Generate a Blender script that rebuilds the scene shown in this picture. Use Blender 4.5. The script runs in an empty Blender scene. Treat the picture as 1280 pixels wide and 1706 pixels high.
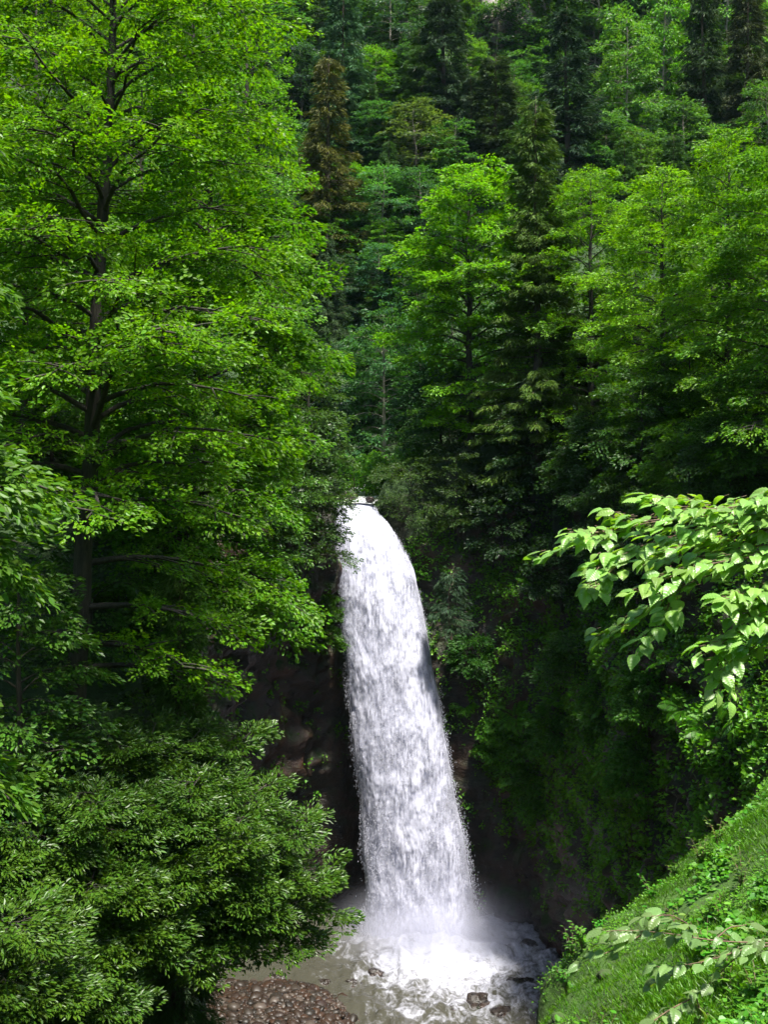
import bpy, math, zlib
import numpy as np
from mathutils import Vector

# ------------------------------------------------------------------ scene / camera numbers
F = 1830.0          # focal length in photo pixels
HR = 800.0          # image row of the horizon
CZ = 16.2           # height of the eye above the pool
scene = bpy.context.scene
COL = scene.collection
PI = math.pi


def P(px, py, Y):
    return np.array([(px - 640.0) / F * Y, Y, CZ + (HR - py) / F * Y])


# ------------------------------------------------------------------ noise
def _h(ix, iy, iz, seed):
    with np.errstate(over='ignore'):
        h = (ix.astype(np.uint32) * np.uint32(374761393) + iy.astype(np.uint32) * np.uint32(668265263)
             + iz.astype(np.uint32) * np.uint32(2147483647) + np.uint32(seed * 974711 + 12345))
        h = (h ^ (h >> np.uint32(13))) * np.uint32(1274126177)
        h = h ^ (h >> np.uint32(16))
        h = h * np.uint32(2246822519)
        h = h ^ (h >> np.uint32(15))
    return h.astype(np.float64) / 4294967295.0


def vnoise(p, seed=0):
    p = np.asarray(p, float)
    i = np.floor(p).astype(np.int64)
    f = p - i
    f = f * f * (3 - 2 * f)
    r = 0
    for dx in (0, 1):
        for dy in (0, 1):
            for dz in (0, 1):
                w = (f[:, 0] if dx else 1 - f[:, 0]) * (f[:, 1] if dy else 1 - f[:, 1]) * (f[:, 2] if dz else 1 - f[:, 2])
                r = r + w * _h(i[:, 0] + dx, i[:, 1] + dy, i[:, 2] + dz, seed)
    return r


def fbm(p, octv=4, seed=0, gain=0.5, ridge=False):
    a, s, r = 1.0, 0.0, 0
    p = np.asarray(p, float).copy()
    for k in range(octv):
        n = vnoise(p, seed + k * 17)
        if ridge:
            n = 1 - np.abs(2 * n - 1)
        r = r + a * n
        s += a
        a *= gain
        p = p * 2.03 + 11.7
    return r / s


# ------------------------------------------------------------------ mesh helpers
def mesh_from(name, V, faces, mats, smooth=False, midx=None, uv=None):
    """faces: list of (n,k) index arrays."""
    me = bpy.data.meshes.new(name)
    V = np.asarray(V, np.float32)
    me.vertices.add(len(V))
    me.vertices.foreach_set('co', V.ravel())
    faces = [np.asarray(f, np.int32) for f in faces if len(f)]
    loops = np.concatenate([f.ravel() for f in faces])
    tot = np.concatenate([np.full(len(f), f.shape[1], np.int32) for f in faces])
    start = np.concatenate([[0], np.cumsum(tot)[:-1]]).astype(np.int32)
    me.loops.add(len(loops))
    me.loops.foreach_set('vertex_index', loops)
    me.polygons.add(len(tot))
    me.polygons.foreach_set('loop_start', start)
    me.polygons.foreach_set('loop_total', tot)
    me.polygons.foreach_set('use_smooth', np.full(len(tot), bool(smooth)))
    for m in (mats if isinstance(mats, (list, tuple)) else [mats]):
        me.materials.append(m)
    if midx is not None:
        me.polygons.foreach_set('material_index', np.asarray(midx, np.int32))
    if uv is not None:
        l = me.uv_layers.new(name='UVMap')
        l.data.foreach_set('uv', np.asarray(uv, np.float32)[loops].ravel())
    me.update(calc_edges=True)
    return me


def link(name, me, parent=None, loc=(0, 0, 0)):
    o = bpy.data.objects.new(name, me)
    COL.objects.link(o)
    o.location = loc
    if parent is not None:
        o.parent = parent
    return o


def tag(o, label, cat, group=None, kind=None):
    o['label'] = label
    o['category'] = cat
    if group:
        o['group'] = group
    if kind:
        o['kind'] = kind
    return o


def thing(name, label, cat, loc=(0, 0, 0), group=None):
    o = bpy.data.objects.new(name, None)
    o.empty_display_size = 0.2
    COL.objects.link(o)
    o.location = loc
    return tag(o, label, cat, group)


class Tubes:
    def __init__(self):
        self.V, self.Q, self.n = [], [], 0

    def add(self, pts, rad, sides=6):
        pts = np.asarray(pts, float)
        rad = np.broadcast_to(np.asarray(rad, float), (len(pts),))
        t = np.gradient(pts, axis=0)
        t /= np.linalg.norm(t, axis=1)[:, None] + 1e-9
        ref = np.array([0.0, 0, 1]) if abs(t[0, 2]) < 0.8 else np.array([1.0, 0, 0])
        a = np.cross(t, ref)
        a /= np.linalg.norm(a, axis=1)[:, None] + 1e-9
        b = np.cross(t, a)
        an = np.arange(sides) / sides * 2 * PI
        ring = pts[:, None] + rad[:, None, None] * (np.cos(an)[None, :, None] * a[:, None] + np.sin(an)[None, :, None] * b[:, None])
        k = len(pts)
        i = np.arange(k - 1)[:, None] * sides
        j = np.arange(sides)[None]
        j2 = (j + 1) % sides
        q = np.stack([i + j, i + j2, i + sides + j2, i + sides + j], -1).reshape(-1, 4) + self.n
        self.V.append(ring.reshape(-1, 3))
        self.Q.append(q)
        self.n += k * sides

    def mesh(self, name, mat):
        return mesh_from(name, np.concatenate(self.V), [np.concatenate(self.Q)], mat, True)


# leaf templates: verts with base at origin, tip at +X, up +Z
def T_quad(w):
    return np.array([[0, 0, 0], [.42, -w / 2, .07], [1, 0, -.06], [.42, w / 2, .07]]), np.array([[0, 1, 2], [0, 2, 3]])


def T_hex(w):
    v = np.array([[0, 0, 0], [.25, -w * .42, .05], [.62, -w * .45, .04], [1, 0, -.08], [.62, w * .45, .04], [.25, w * .42, .05]])
    return v, np.array([[0, 1, 2], [0, 2, 3], [0, 3, 4], [0, 4, 5]])


def unit(a):
    return a / (np.linalg.norm(a, axis=-1, keepdims=True) + 1e-9)


def leaf_arrays(Pn, D, N, L, tmpl):
    tv, tf = tmpl
    X = unit(D)
    Yv = unit(np.cross(N, X))
    Z = np.cross(X, Yv)
    V = Pn[:, None] + L[:, None, None] * (tv[None, :, 0, None] * X[:, None] + tv[None, :, 1, None] * Yv[:, None] + tv[None, :, 2, None] * Z[:, None])
    nv = len(tv)
    Fc = (np.arange(len(Pn))[:, None, None] * nv + tf[None]).reshape(-1, tf.shape[1])
    return V.reshape(-1, 3), Fc


def leaves_mesh(name, Pn, D, N, L, tmpl, mat, smooth=False):
    V, Fc = leaf_arrays(Pn, D, N, L, tmpl)
    return mesh_from(name, V, [Fc], mat, smooth)


class Sprays:
    """collects flat leafy twigs; expands them to leaves in one go"""

    def __init__(self, rng):
        self.rng = rng
        self.S, self.D, self.N, self.R = [], [], [], []

    def add(self, s, d, n, r):
        self.S.append(s)
        self.D.append(d)
        self.N.append(n)
        self.R.append(r)

    def expand(self, K, leafL, jit=.45, droop=.18, width=.42, thick=.06, ang=.75):
        r = self.rng
        S = np.array(self.S)
        D = unit(np.array(self.D))
        N = np.array(self.N)
        R = np.array(self.R)
        n = len(S)
        side = unit(np.cross(N, D))
        N = np.cross(D, side)
        t = r.random((n, K)) ** .8
        sgn = np.where(r.random((n, K)) < .5, -1.0, 1.0)
        wprof = np.clip(1.15 * np.sin(PI * np.clip(t * .85 + .12, 0, 1)), .15, 1)
        v = sgn * r.random((n, K)) ** .7 * wprof * width
        pos = (S[:, None] + (D[:, None] * t[..., None] + side[:, None] * v[..., None]) * R[:, None, None]
               + N[:, None] * ((r.normal(0, thick, (n, K)) - droop * t * t - .12 * np.abs(v)) * R[:, None])[..., None])
        a = sgn * (ang * (.35 + .65 * r.random((n, K)))) * (1 - .5 * t)
        ld = D[:, None] * np.cos(a)[..., None] + side[:, None] * np.sin(a)[..., None] + r.normal(0, .22, (n, K, 3)) - np.array([0, 0, droop * .8])
        ln = N[:, None] + r.normal(0, jit, (n, K, 3))
        L = leafL * (.65 + .6 * r.random((n, K)))
        return pos.reshape(-1, 3), ld.reshape(-1, 3), ln.reshape(-1, 3), L.ravel()


# ------------------------------------------------------------------ materials
def new_mat(name):
    m = bpy.data.materials.new(name)
    m.use_nodes = True
    nt = m.node_tree
    nt.nodes.clear()
    out = nt.nodes.new('ShaderNodeOutputMaterial')
    return m, nt, nt.nodes, nt.links, out


def mixrgb(nt, blend, fac, a, b):
    n = nt.nodes.new('ShaderNodeMix')
    n.data_type = 'RGBA'
    n.blend_type = blend
    for s, v in ((0, fac), (6, a), (7, b)):
        if hasattr(v, 'is_linked') or hasattr(v, 'links'):
            nt.links.new(v, n.inputs[s])
        elif s == 0:
            n.inputs[0].default_value = v
        else:
            n.inputs[s].default_value = (*v, 1)
    return n.outputs[2]


def math_n(nt, op, a, b=None, c=None, clamp=False):
    n = nt.nodes.new('ShaderNodeMath')
    n.operation = op
    n.use_clamp = clamp
    for i, v in enumerate((a, b, c)):
        if v is None:
            continue
        if hasattr(v, 'links'):
            nt.links.new(v, n.inputs[i])
        else:
            n.inputs[i].default_value = v
    return n.outputs[0]


def maprange(nt, v, a, b, c=0.0, d=1.0, smooth=False):
    n = nt.nodes.new('ShaderNodeMapRange')
    if smooth:
        n.interpolation_type = 'SMOOTHSTEP'
    nt.links.new(v, n.inputs[0])
    for i, x in enumerate((a, b, c, d)):
        n.inputs[i + 1].default_value = x
    return n.outputs[0]


def noise_n(nt, scale, detail=3.0, rough=.55, vec=None, dist=0.0):
    n = nt.nodes.new('ShaderNodeTexNoise')
    n.inputs['Scale'].default_value = scale
    n.inputs['Detail'].default_value = detail
    n.inputs['Roughness'].default_value = rough
    n.inputs['Distortion'].default_value = dist
    if vec is not None:
        nt.links.new(vec, n.inputs['Vector'])
    return n.outputs[0]


def mapping(nt, vec, scale=(1, 1, 1), loc=(0, 0, 0)):
    n = nt.nodes.new('ShaderNodeMapping')
    n.inputs['Scale'].default_value = scale
    n.inputs['Location'].default_value = loc
    nt.links.new(vec, n.inputs['Vector'])
    return n.outputs[0]


def leaf_mat(name, rough=.45, spec=.28, trans=.45, glow=(1.6, 1.6, .4), young=.25, young_mul=(1.7, 1.35, .6)):
    """base colour comes from the object's own colour; each leaf differs a little"""
    m, nt, N, L, out = new_mat(name)
    oi = N.new('ShaderNodeObjectInfo')
    geo = N.new('ShaderNodeNewGeometry')
    tc = N.new('ShaderNodeTexCoord')
    rnd = geo.outputs['Random Per Island']
    v = maprange(nt, rnd, 0, 1, .62, 1.4)
    hsv = N.new('ShaderNodeHueSaturation')
    L.new(oi.outputs['Color'], hsv.inputs['Color'])
    L.new(v, hsv.inputs['Value'])
    L.new(maprange(nt, math_n(nt, 'FRACT', math_n(nt, 'MULTIPLY', rnd, 17.3)), 0, 1, .485, .512), hsv.inputs['Hue'])
    nz = noise_n(nt, .9, 2, .5, tc.outputs['Object'])
    fac = math_n(nt, 'MULTIPLY', maprange(nt, nz, .45, .72), young, clamp=True)
    col = mixrgb(nt, 'MULTIPLY', fac, hsv.outputs[0], young_mul)
    bs = N.new('ShaderNodeBsdfPrincipled')
    L.new(col, bs.inputs['Base Color'])
    bs.inputs['Roughness'].default_value = rough
    bs.inputs['Specular IOR Level'].default_value = spec
    tr = N.new('ShaderNodeBsdfTranslucent')
    L.new(mixrgb(nt, 'MULTIPLY', 1.0, col, glow), tr.inputs[0])
    mx = N.new('ShaderNodeMixShader')
    mx.inputs[0].default_value = trans
    L.new(bs.outputs[0], mx.inputs[1])
    L.new(tr.outputs[0], mx.inputs[2])
    L.new(mx.outputs[0], out.inputs[0])
    return m


def bark_mat(name, c1, c2, moss=(.03, .05, .012), mossamt=.3):
    m, nt, N, L, out = new_mat(name)
    tc = N.new('ShaderNodeTexCoord')
    n1 = noise_n(nt, 9, 6, .65, mapping(nt, tc.outputs['Object'], (2.2, 2.2, .45)))
    n2 = noise_n(nt, 1.7, 3, .6, tc.outputs['Object'])
    c = mixrgb(nt, 'MIX', maprange(nt, n1, .35, .65), c1, c2)
    c = mixrgb(nt, 'MIX', math_n(nt, 'MULTIPLY', maprange(nt, n2, .5, .65), mossamt), c, moss)
    bs = N.new('ShaderNodeBsdfPrincipled')
    L.new(c, bs.inputs['Base Color'])
    bs.inputs['Roughness'].default_value = .85
    bp = N.new('ShaderNodeBump')
    bp.inputs['Strength'].default_value = .7
    bp.inputs['Distance'].default_value = .03
    L.new(n1, bp.inputs['Height'])
    L.new(bp.outputs[0], bs.inputs['Normal'])
    L.new(bs.outputs[0], out.inputs[0])
    return m


def rock_mat(name, dark, brown, red, moss, moss_lo, moss_hi, rough=(.22, .7), scale=1.0, mossn=(-.1, .55)):
    m, nt, N, L, out = new_mat(name)
    tc = N.new('ShaderNodeTexCoord')
    geo = N.new('ShaderNodeNewGeometry')
    co = tc.outputs['Object']
    big = noise_n(nt, .55 * scale, 4, .6, co)
    mid = noise_n(nt, 2.6 * scale, 6, .65, mapping(nt, co, (1, 1, 1.8)))
    fine = noise_n(nt, 14 * scale, 6, .7, co)
    c = mixrgb(nt, 'MIX', maprange(nt, mid, .35, .65), dark, brown)
    c = mixrgb(nt, 'MIX', math_n(nt, 'MULTIPLY', maprange(nt, big, .5, .7), .8), c, red)
    c = mixrgb(nt, 'MULTIPLY', .6, c, mixrgb(nt, 'MIX', fine, (.35, .35, .35), (1.5, 1.45, 1.4)))
    sep = N.new('ShaderNodeSeparateXYZ')
    L.new(geo.outputs['Normal'], sep.inputs[0])
    up = maprange(nt, sep.outputs[2], mossn[0], mossn[1])
    mn = noise_n(nt, 1.1 * scale, 5, .65, mapping(nt, co, (1, 1, 1), (5, 3, 1)))
    mf = math_n(nt, 'MULTIPLY', up, maprange(nt, mn, moss_lo, moss_hi), clamp=True)
    mcol = mixrgb(nt, 'MIX', fine, tuple(.45 * x for x in moss), tuple(1.5 * x for x in moss))
    c = mixrgb(nt, 'MIX', mf, c, mcol)
    bs = N.new('ShaderNodeBsdfPrincipled')
    L.new(c, bs.inputs['Base Color'])
    r = maprange(nt, mid, .3, .7, rough[0], rough[1])
    L.new(math_n(nt, 'MAXIMUM', r, math_n(nt, 'MULTIPLY', mf, .9)), bs.inputs['Roughness'])
    bp = N.new('ShaderNodeBump')
    bp.inputs['Strength'].default_value = .8
    bp.inputs['Distance'].default_value = .12 / scale
    L.new(math_n(nt, 'ADD', mid, math_n(nt, 'MULTIPLY', fine, .35)), bp.inputs['Height'])
    L.new(bp.outputs[0], bs.inputs['Normal'])
    L.new(bs.outputs[0], out.inputs[0])
    return m


M_leaf = leaf_mat('leaf_foliage')
M_leaf_shiny = leaf_mat('glossy_leaf_foliage', rough=.42, spec=.38, trans=.3, glow=(1.7, 1.5, .5), young=.35, young_mul=(2.0, 1.6, .7))
M_needle = leaf_mat('needle_foliage', rough=.6, spec=.3, trans=.15, young=.3, young_mul=(1.7, 1.3, .6))
M_herb = leaf_mat('herb_foliage', rough=.45, spec=.4, trans=.4, young=.4)
M_bark = bark_mat('dark_bark', (.012, .010, .008), (.05, .04, .03))
M_bark_pale = bark_mat('pale_bark', (.12, .105, .085), (.28, .25, .21), mossamt=.15)
M_bark_red = bark_mat('spruce_bark', (.05, .034, .024), (.13, .095, .07), mossamt=.2)
M_twig = bark_mat('hazel_bark', (.09, .055, .035), (.2, .13, .085), mossamt=0)
M_cliff = rock_mat('wet_cliff_rock', (.007, .006, .005), (.042, .026, .017), (.095, .042, .024), (.018, .045, .006), .44, .6)
M_ground = rock_mat('forest_soil', (.008, .008, .005), (.025, .02, .012), (.035, .022, .012), (.02, .05, .008), .25, .45, rough=(.8, .95), mossn=(.1, .6))
M_bank = rock_mat('mossy_soil', (.012, .012, .006), (.035, .028, .014), (.06, .032, .016), (.035, .085, .006), .25, .5, rough=(.75, .95), scale=2.2, mossn=(-.3, .45))
M_boulder = rock_mat('wet_boulder_rock', (.008, .007, .006), (.03, .021, .016), (.05, .024, .016), (.02, .04, .008), .6, .75, rough=(.12, .5), scale=3)
M_pale_rock = rock_mat('pale_limestone', (.12, .1, .09), (.42, .38, .35), (.36, .26, .2), (.06, .08, .03), .7, .8, rough=(.7, .95), scale=.9)


def gravel_mat():
    m, nt, N, L, out = new_mat('wet_river_gravel')
    geo = N.new('ShaderNodeNewGeometry')
    tc = N.new('ShaderNodeTexCoord')
    cr = N.new('ShaderNodeValToRGB')
    e = cr.color_ramp.elements
    e[0].color = (.02, .011, .008, 1)
    e[1].color = (.07, .055, .045, 1)
    e[1].position = 1
    for p, c in ((.25, (.017, .011, .007, 1)), (.5, (.034, .017, .009, 1)), (.68, (.010, .008, .006, 1)), (.85, (.024, .018, .013, 1))):
        x = e.new(p)
        x.color = c
    L.new(geo.outputs['Random Per Island'], cr.inputs[0])
    fine = noise_n(nt, 16, 4, .6, tc.outputs['Object'])
    bs = N.new('ShaderNodeBsdfPrincipled')
    L.new(mixrgb(nt, 'MULTIPLY', .7, cr.outputs[0], mixrgb(nt, 'MIX', fine, (.4, .4, .4), (1.5, 1.5, 1.5))), bs.inputs['Base Color'])
    bs.inputs['Roughness'].default_value = .5
    bs.inputs['Specular IOR Level'].default_value = .35
    L.new(bs.outputs[0], out.inputs[0])
    return m


M_gravel = gravel_mat()
FALL = np.array([1.35, 38.6])   # where the water lands


def fall_mat(name, lo, hi, seed, edge=.12, white=(.6, .61, .72), power=1.0):
    """broken white water: opaque froth with see-through gaps"""
    m, nt, N, L, out = new_mat(name)
    uv = N.new('ShaderNodeUVMap')
    uvv = uv.outputs[0]
    w = N.new('ShaderNodeTexNoise')
    w.inputs['Scale'].default_value = .9
    w.inputs['Detail'].default_value = 2
    L.new(mapping(nt, uvv, (1, .5, 1), (seed, 0, 0)), w.inputs['Vector'])
    vv = N.new('ShaderNodeVectorMath')
    vv.operation = 'MULTIPLY_ADD'
    L.new(w.outputs[1], vv.inputs[0])
    vv.inputs[1].default_value = (.5, 1.1, 0)
    L.new(uvv, vv.inputs[2])
    clump = noise_n(nt, 1.25, 3, .55, mapping(nt, vv.outputs[0], (1, .42, 1), (seed * 3.1, 0, 0)))
    froth = noise_n(nt, 7.5, 8, .74, mapping(nt, vv.outputs[0], (1, .42, 1), (seed * 1.7, 2, 0)))
    streak = noise_n(nt, 13, 5, .7, mapping(nt, uvv, (1, .13, 1), (seed * 2.3, 5, 0)))
    s = math_n(nt, 'ADD', math_n(nt, 'MULTIPLY', clump, .40), math_n(nt, 'ADD', math_n(nt, 'MULTIPLY', froth, .30), math_n(nt, 'MULTIPLY', streak, .30)))
    sx = N.new('ShaderNodeSeparateXYZ')
    at = N.new('ShaderNodeAttribute')
    at.attribute_name = 'rel'
    L.new(at.outputs['Vector'], sx.inputs[0])
    e = math_n(nt, 'SUBTRACT', 1.0, math_n(nt, 'ABSOLUTE', sx.outputs[0]))       # 0 at the edges, 1 in the middle
    edgef = math_n(nt, 'MULTIPLY', maprange(nt, e, 0, .32, 1, 0), edge)
    solid = math_n(nt, 'MULTIPLY', maprange(nt, sx.outputs[1], 0, .16, 1, 0), .22)   # the lip is smooth and unbroken
    val = math_n(nt, 'ADD', math_n(nt, 'SUBTRACT', s, edgef), math_n(nt, 'MULTIPLY', solid, maprange(nt, e, .0, .2)))
    alpha = maprange(nt, val, lo, hi, 0, 1, True)
    bs = N.new('ShaderNodeBsdfPrincipled')
    tone = maprange(nt, froth, .3, .62, .0, 1.0)
    L.new(mixrgb(nt, 'MIX', tone, tuple(x * .9 for x in white), white), bs.inputs['Base Color'])
    bs.inputs['Roughness'].default_value = .55
    bs.inputs['Specular IOR Level'].default_value = .3
    bp = N.new('ShaderNodeBump')
    bp.inputs['Strength'].default_value = .8
    bp.inputs['Distance'].default_value = .05
    L.new(s, bp.inputs['Height'])
    L.new(bp.outputs[0], bs.inputs['Normal'])
    tl = N.new('ShaderNodeBsdfTranslucent')
    tl.inputs[0].default_value = (*white, 1)
    mm = N.new('ShaderNodeMixShader')
    mm.inputs[0].default_value = .3
    L.new(bs.outputs[0], mm.inputs[1])
    L.new(tl.outputs[0], mm.inputs[2])
    tp = N.new('ShaderNodeBsdfTransparent')
    mx = N.new('ShaderNodeMixShader')
    L.new(alpha, mx.inputs[0])
    L.new(tp.outputs[0], mx.inputs[1])
    L.new(mm.outputs[0], mx.inputs[2])
    L.new(mx.outputs[0], out.inputs[0])
    return m


def drop_mat():
    m, nt, N, L, out = new_mat('spray_droplets')
    bs = N.new('ShaderNodeBsdfPrincipled')
    bs.inputs['Base Color'].default_value = (.58, .59, .67, 1)
    bs.inputs['Roughness'].default_value = .5
    bs.inputs['Specular IOR Level'].default_value = .35
    tl = N.new('ShaderNodeBsdfTranslucent')
    tl.inputs[0].default_value = (.58, .59, .67, 1)
    mm = N.new('ShaderNodeMixShader')
    mm.inputs[0].default_value = .45
    L.new(bs.outputs[0], mm.inputs[1])
    L.new(tl.outputs[0], mm.inputs[2])
    L.new(mm.outputs[0], out.inputs[0])
    return m


def pool_mat():
    m, nt, N, L, out = new_mat('river_water_with_foam')
    tc = N.new('ShaderNodeTexCoord')
    co = tc.outputs['Object']
    sx = N.new('ShaderNodeSeparateXYZ')
    L.new(co, sx.inputs[0])
    # distance from the landing point, longer downstream and to the right
    dx = math_n(nt, 'SUBTRACT', sx.outputs[0], float(FALL[0] + .5))
    dy = math_n(nt, 'SUBTRACT', sx.outputs[1], float(FALL[1]))
    dist = math_n(nt, 'SQRT', math_n(nt, 'ADD', math_n(nt, 'POWER', math_n(nt, 'MULTIPLY', dx, .95), 2.0), math_n(nt, 'POWER', math_n(nt, 'MULTIPLY', dy, .9), 2.0)))
    near = maprange(nt, dist, .6, 5.4, .22, 0)
    flow = maprange(nt, math_n(nt, 'ADD', sx.outputs[0], math_n(nt, 'MULTIPLY', math_n(nt, 'SUBTRACT', 38.0, sx.outputs[1]), .1)), -1.5, 1.2, -.1, .045)
    wv = mapping(nt, co, (1.0, .7, 1))
    n1 = noise_n(nt, 1.5, 8, .68, wv, .9)
    n2 = noise_n(nt, 5.5, 6, .7, wv, .6)
    f = math_n(nt, 'ADD', math_n(nt, 'ADD', math_n(nt, 'MULTIPLY', n1, .65), math_n(nt, 'MULTIPLY', n2, .35)), math_n(nt, 'ADD', near, flow))
    foam = maprange(nt, f, .50, .76, 0, .95, True)
    bs = N.new('ShaderNodeBsdfPrincipled')
    bs.inputs['Base Color'].default_value = (.045, .044, .033, 1)
    bs.inputs['Roughness'].default_value = .08
    bs.inputs['IOR'].default_value = 1.33
    nb = noise_n(nt, 3.2, 5, .6, wv, .4)
    bp = N.new('ShaderNodeBump')
    bp.inputs['Strength'].default_value = .5
    bp.inputs['Distance'].default_value = .12
    L.new(nb, bp.inputs['Height'])
    L.new(bp.outputs[0], bs.inputs['Normal'])
    fo = N.new('ShaderNodeBsdfPrincipled')
    fo.inputs['Base Color'].default_value = (.4, .41, .48, 1)
    fo.inputs['Roughness'].default_value = .6
    bp2 = N.new('ShaderNodeBump')
    bp2.inputs['Strength'].default_value = .6
    bp2.inputs['Distance'].default_value = .1
    L.new(f, bp2.inputs['Height'])
    L.new(bp2.outputs[0], fo.inputs['Normal'])
    mx = N.new('ShaderNodeMixShader')
    L.new(foam, mx.inputs[0])
    L.new(bs.outputs[0], mx.inputs[1])
    L.new(fo.outputs[0], mx.inputs[2])
    L.new(mx.outputs[0], out.inputs[0])
    return m


# ------------------------------------------------------------------ terrain
ip = np.interp
YL = [-60, 0, 10, 17, 21, 25, 28, 32, 35.5, 38.6, 41.0, 42.2, 43.2, 46, 55, 70]
XL = [-8, -5, -4.2, -4.2, -3.95, -4.2, -5.2, -5.8, -6.0, -4.9, -3.5, -2.4, -1.9, -2.0, -2.2, -2.4]
YR = [-60, 2, 10, 18, 24, 29, 34, 37.5, 40.7, 42.0, 42.8, 43.2, 46, 55, 70]
XR = [9, 8.2, 9, 9.2, 9, 8.6, 8.2, 7.7, 6.6, 4.4, 2.0, -.1, .1, .8, 1.2]


def H(x, Y, rough=True):
    x = np.asarray(x, float)
    Y = np.asarray(Y, float)
    xl, xr = ip(Y, YL, XL), ip(Y, YR, XR)
    bed = np.where(Y > 42.9, 14.95 + .05 * (Y - 42.9), -.7 + np.minimum(0, (Y - 30)) * .02)
    bed = bed + 1.15 * np.exp(-(((x + 3.6) / 3.4) ** 2 + ((Y - 31.4) / 4.8) ** 2) ** 2) * (Y < 42.4)
    rl = ip(Y, [-40, 5, 10, 17, 22, 30, 38, 43, 55, 70], [9, 9.5, 9.8, 11.2, 13.2, 15, 15.9, 16, 17, 18])
    rr = ip(Y, [-40, 2, 10, 15, 24, 34, 43, 55, 70], [12, 12.8, 13.4, 13.8, 15.2, 15.9, 16, 17, 18])
    dl = np.maximum(0, xl - x)
    dr = np.maximum(0, x - xr)
    hl = rl + np.where(dl < 4, .8 * dl, 3.2 + .95 * (dl - 4))
    hr = rr + np.where(dr < 4, .45 * dr, 1.8 + .85 * (dr - 4))
    h = np.where(x < xl, hl, np.where(x > xr, hr, bed))
    back = 17 + 1.07 * (Y - 58)
    h = np.where(Y > 50, np.maximum(h, back), h)
    h = np.where(Y < -25, np.maximum(h, (-Y - 25) * .85 + 2), h)
    if rough:
        p = np.stack([x.ravel() * .16, Y.ravel() * .16, np.zeros(x.size)], -1)
        n = (fbm(p, 4, 5) - .5).reshape(x.shape)
        n2 = (fbm(p * .35, 2, 9) - .5).reshape(x.shape)
        out = np.clip(np.maximum(dl, dr) / 2.0, 0, 1)
        outb = np.clip((Y - 54) / 8, 0, 1)
        h = h + n * 1.6 * np.maximum(out, outb) + n2 * 9 * outb
    return h


def hz(x, Y):
    return float(H(np.array([x]), np.array([Y]))[0])


def hit(px, py, Y0=14.0, Y1=135.0):
    Ys = np.arange(Y0, Y1, .15)
    xs = (px - 640) / F * Ys
    zs = CZ + (HR - py) / F * Ys
    b = H(xs, Ys) > zs
    k = int(np.argmax(b)) if b.any() else len(Ys) - 1
    return np.array([xs[k], Ys[k], float(H(xs[k:k + 1], Ys[k:k + 1])[0])])


def grid_mesh(name, Pg, mat, smooth=True, uv=None):
    a, b = Pg.shape[:2]
    i = np.arange(a - 1)[:, None] * b
    j = np.arange(b - 1)[None]
    q = np.stack([i + j, i + b + j, i + b + j + 1, i + j + 1], -1).reshape(-1, 4)
    return mesh_from(name, Pg.reshape(-1, 3), [q], mat, smooth, uv=None if uv is None else uv.reshape(-1, 2))


def build_ground():
    xs = np.concatenate([np.arange(-120, -30, 3.0), np.arange(-30, -12, 1.0), np.arange(-12, 13, .4), np.arange(13, 30, 1.0), np.arange(30, 121, 3.0)])
    ys = np.concatenate([np.arange(-75, 0, 3.0), np.arange(0, 64, .5), np.arange(64, 150, 1.5)])
    X, Y = np.meshgrid(xs, ys)
    g = link('ground', grid_mesh('ground', np.stack([X, Y, H(X, Y)], -1), M_ground))
    tag(g, 'steep dark forest soil of the gorge and the hillside', 'ground', kind='structure')


build_ground()

# cliffs: one continuous rock wall round the plunge pool
CP = np.array([(-3.3, 4), (-3.6, 10), (-4.5, 17), (-4.7, 21), (-4.9, 25), (-5.2, 28), (-5.3, 32), (-5.0, 35.5), (-4.0, 38.6), (-2.6, 40.6),
               (-1.7, 42.0), (-.4, 42.6), (1.6, 42.2), (3.9, 41.4), (5.9, 40.1), (6.7, 37.7), (7.2, 34), (7.6, 29), (8.0, 24), (8.2, 18), (8.0, 10), (7.2, 2)], float)


def resample(pts, step):
    d = np.concatenate([[0], np.cumsum(np.linalg.norm(np.diff(pts, axis=0), axis=1))])
    s = np.arange(0, d[-1], step)
    o = np.stack([ip(s, d, pts[:, k]) for k in range(pts.shape[1])], -1)
    return o, s


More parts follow.
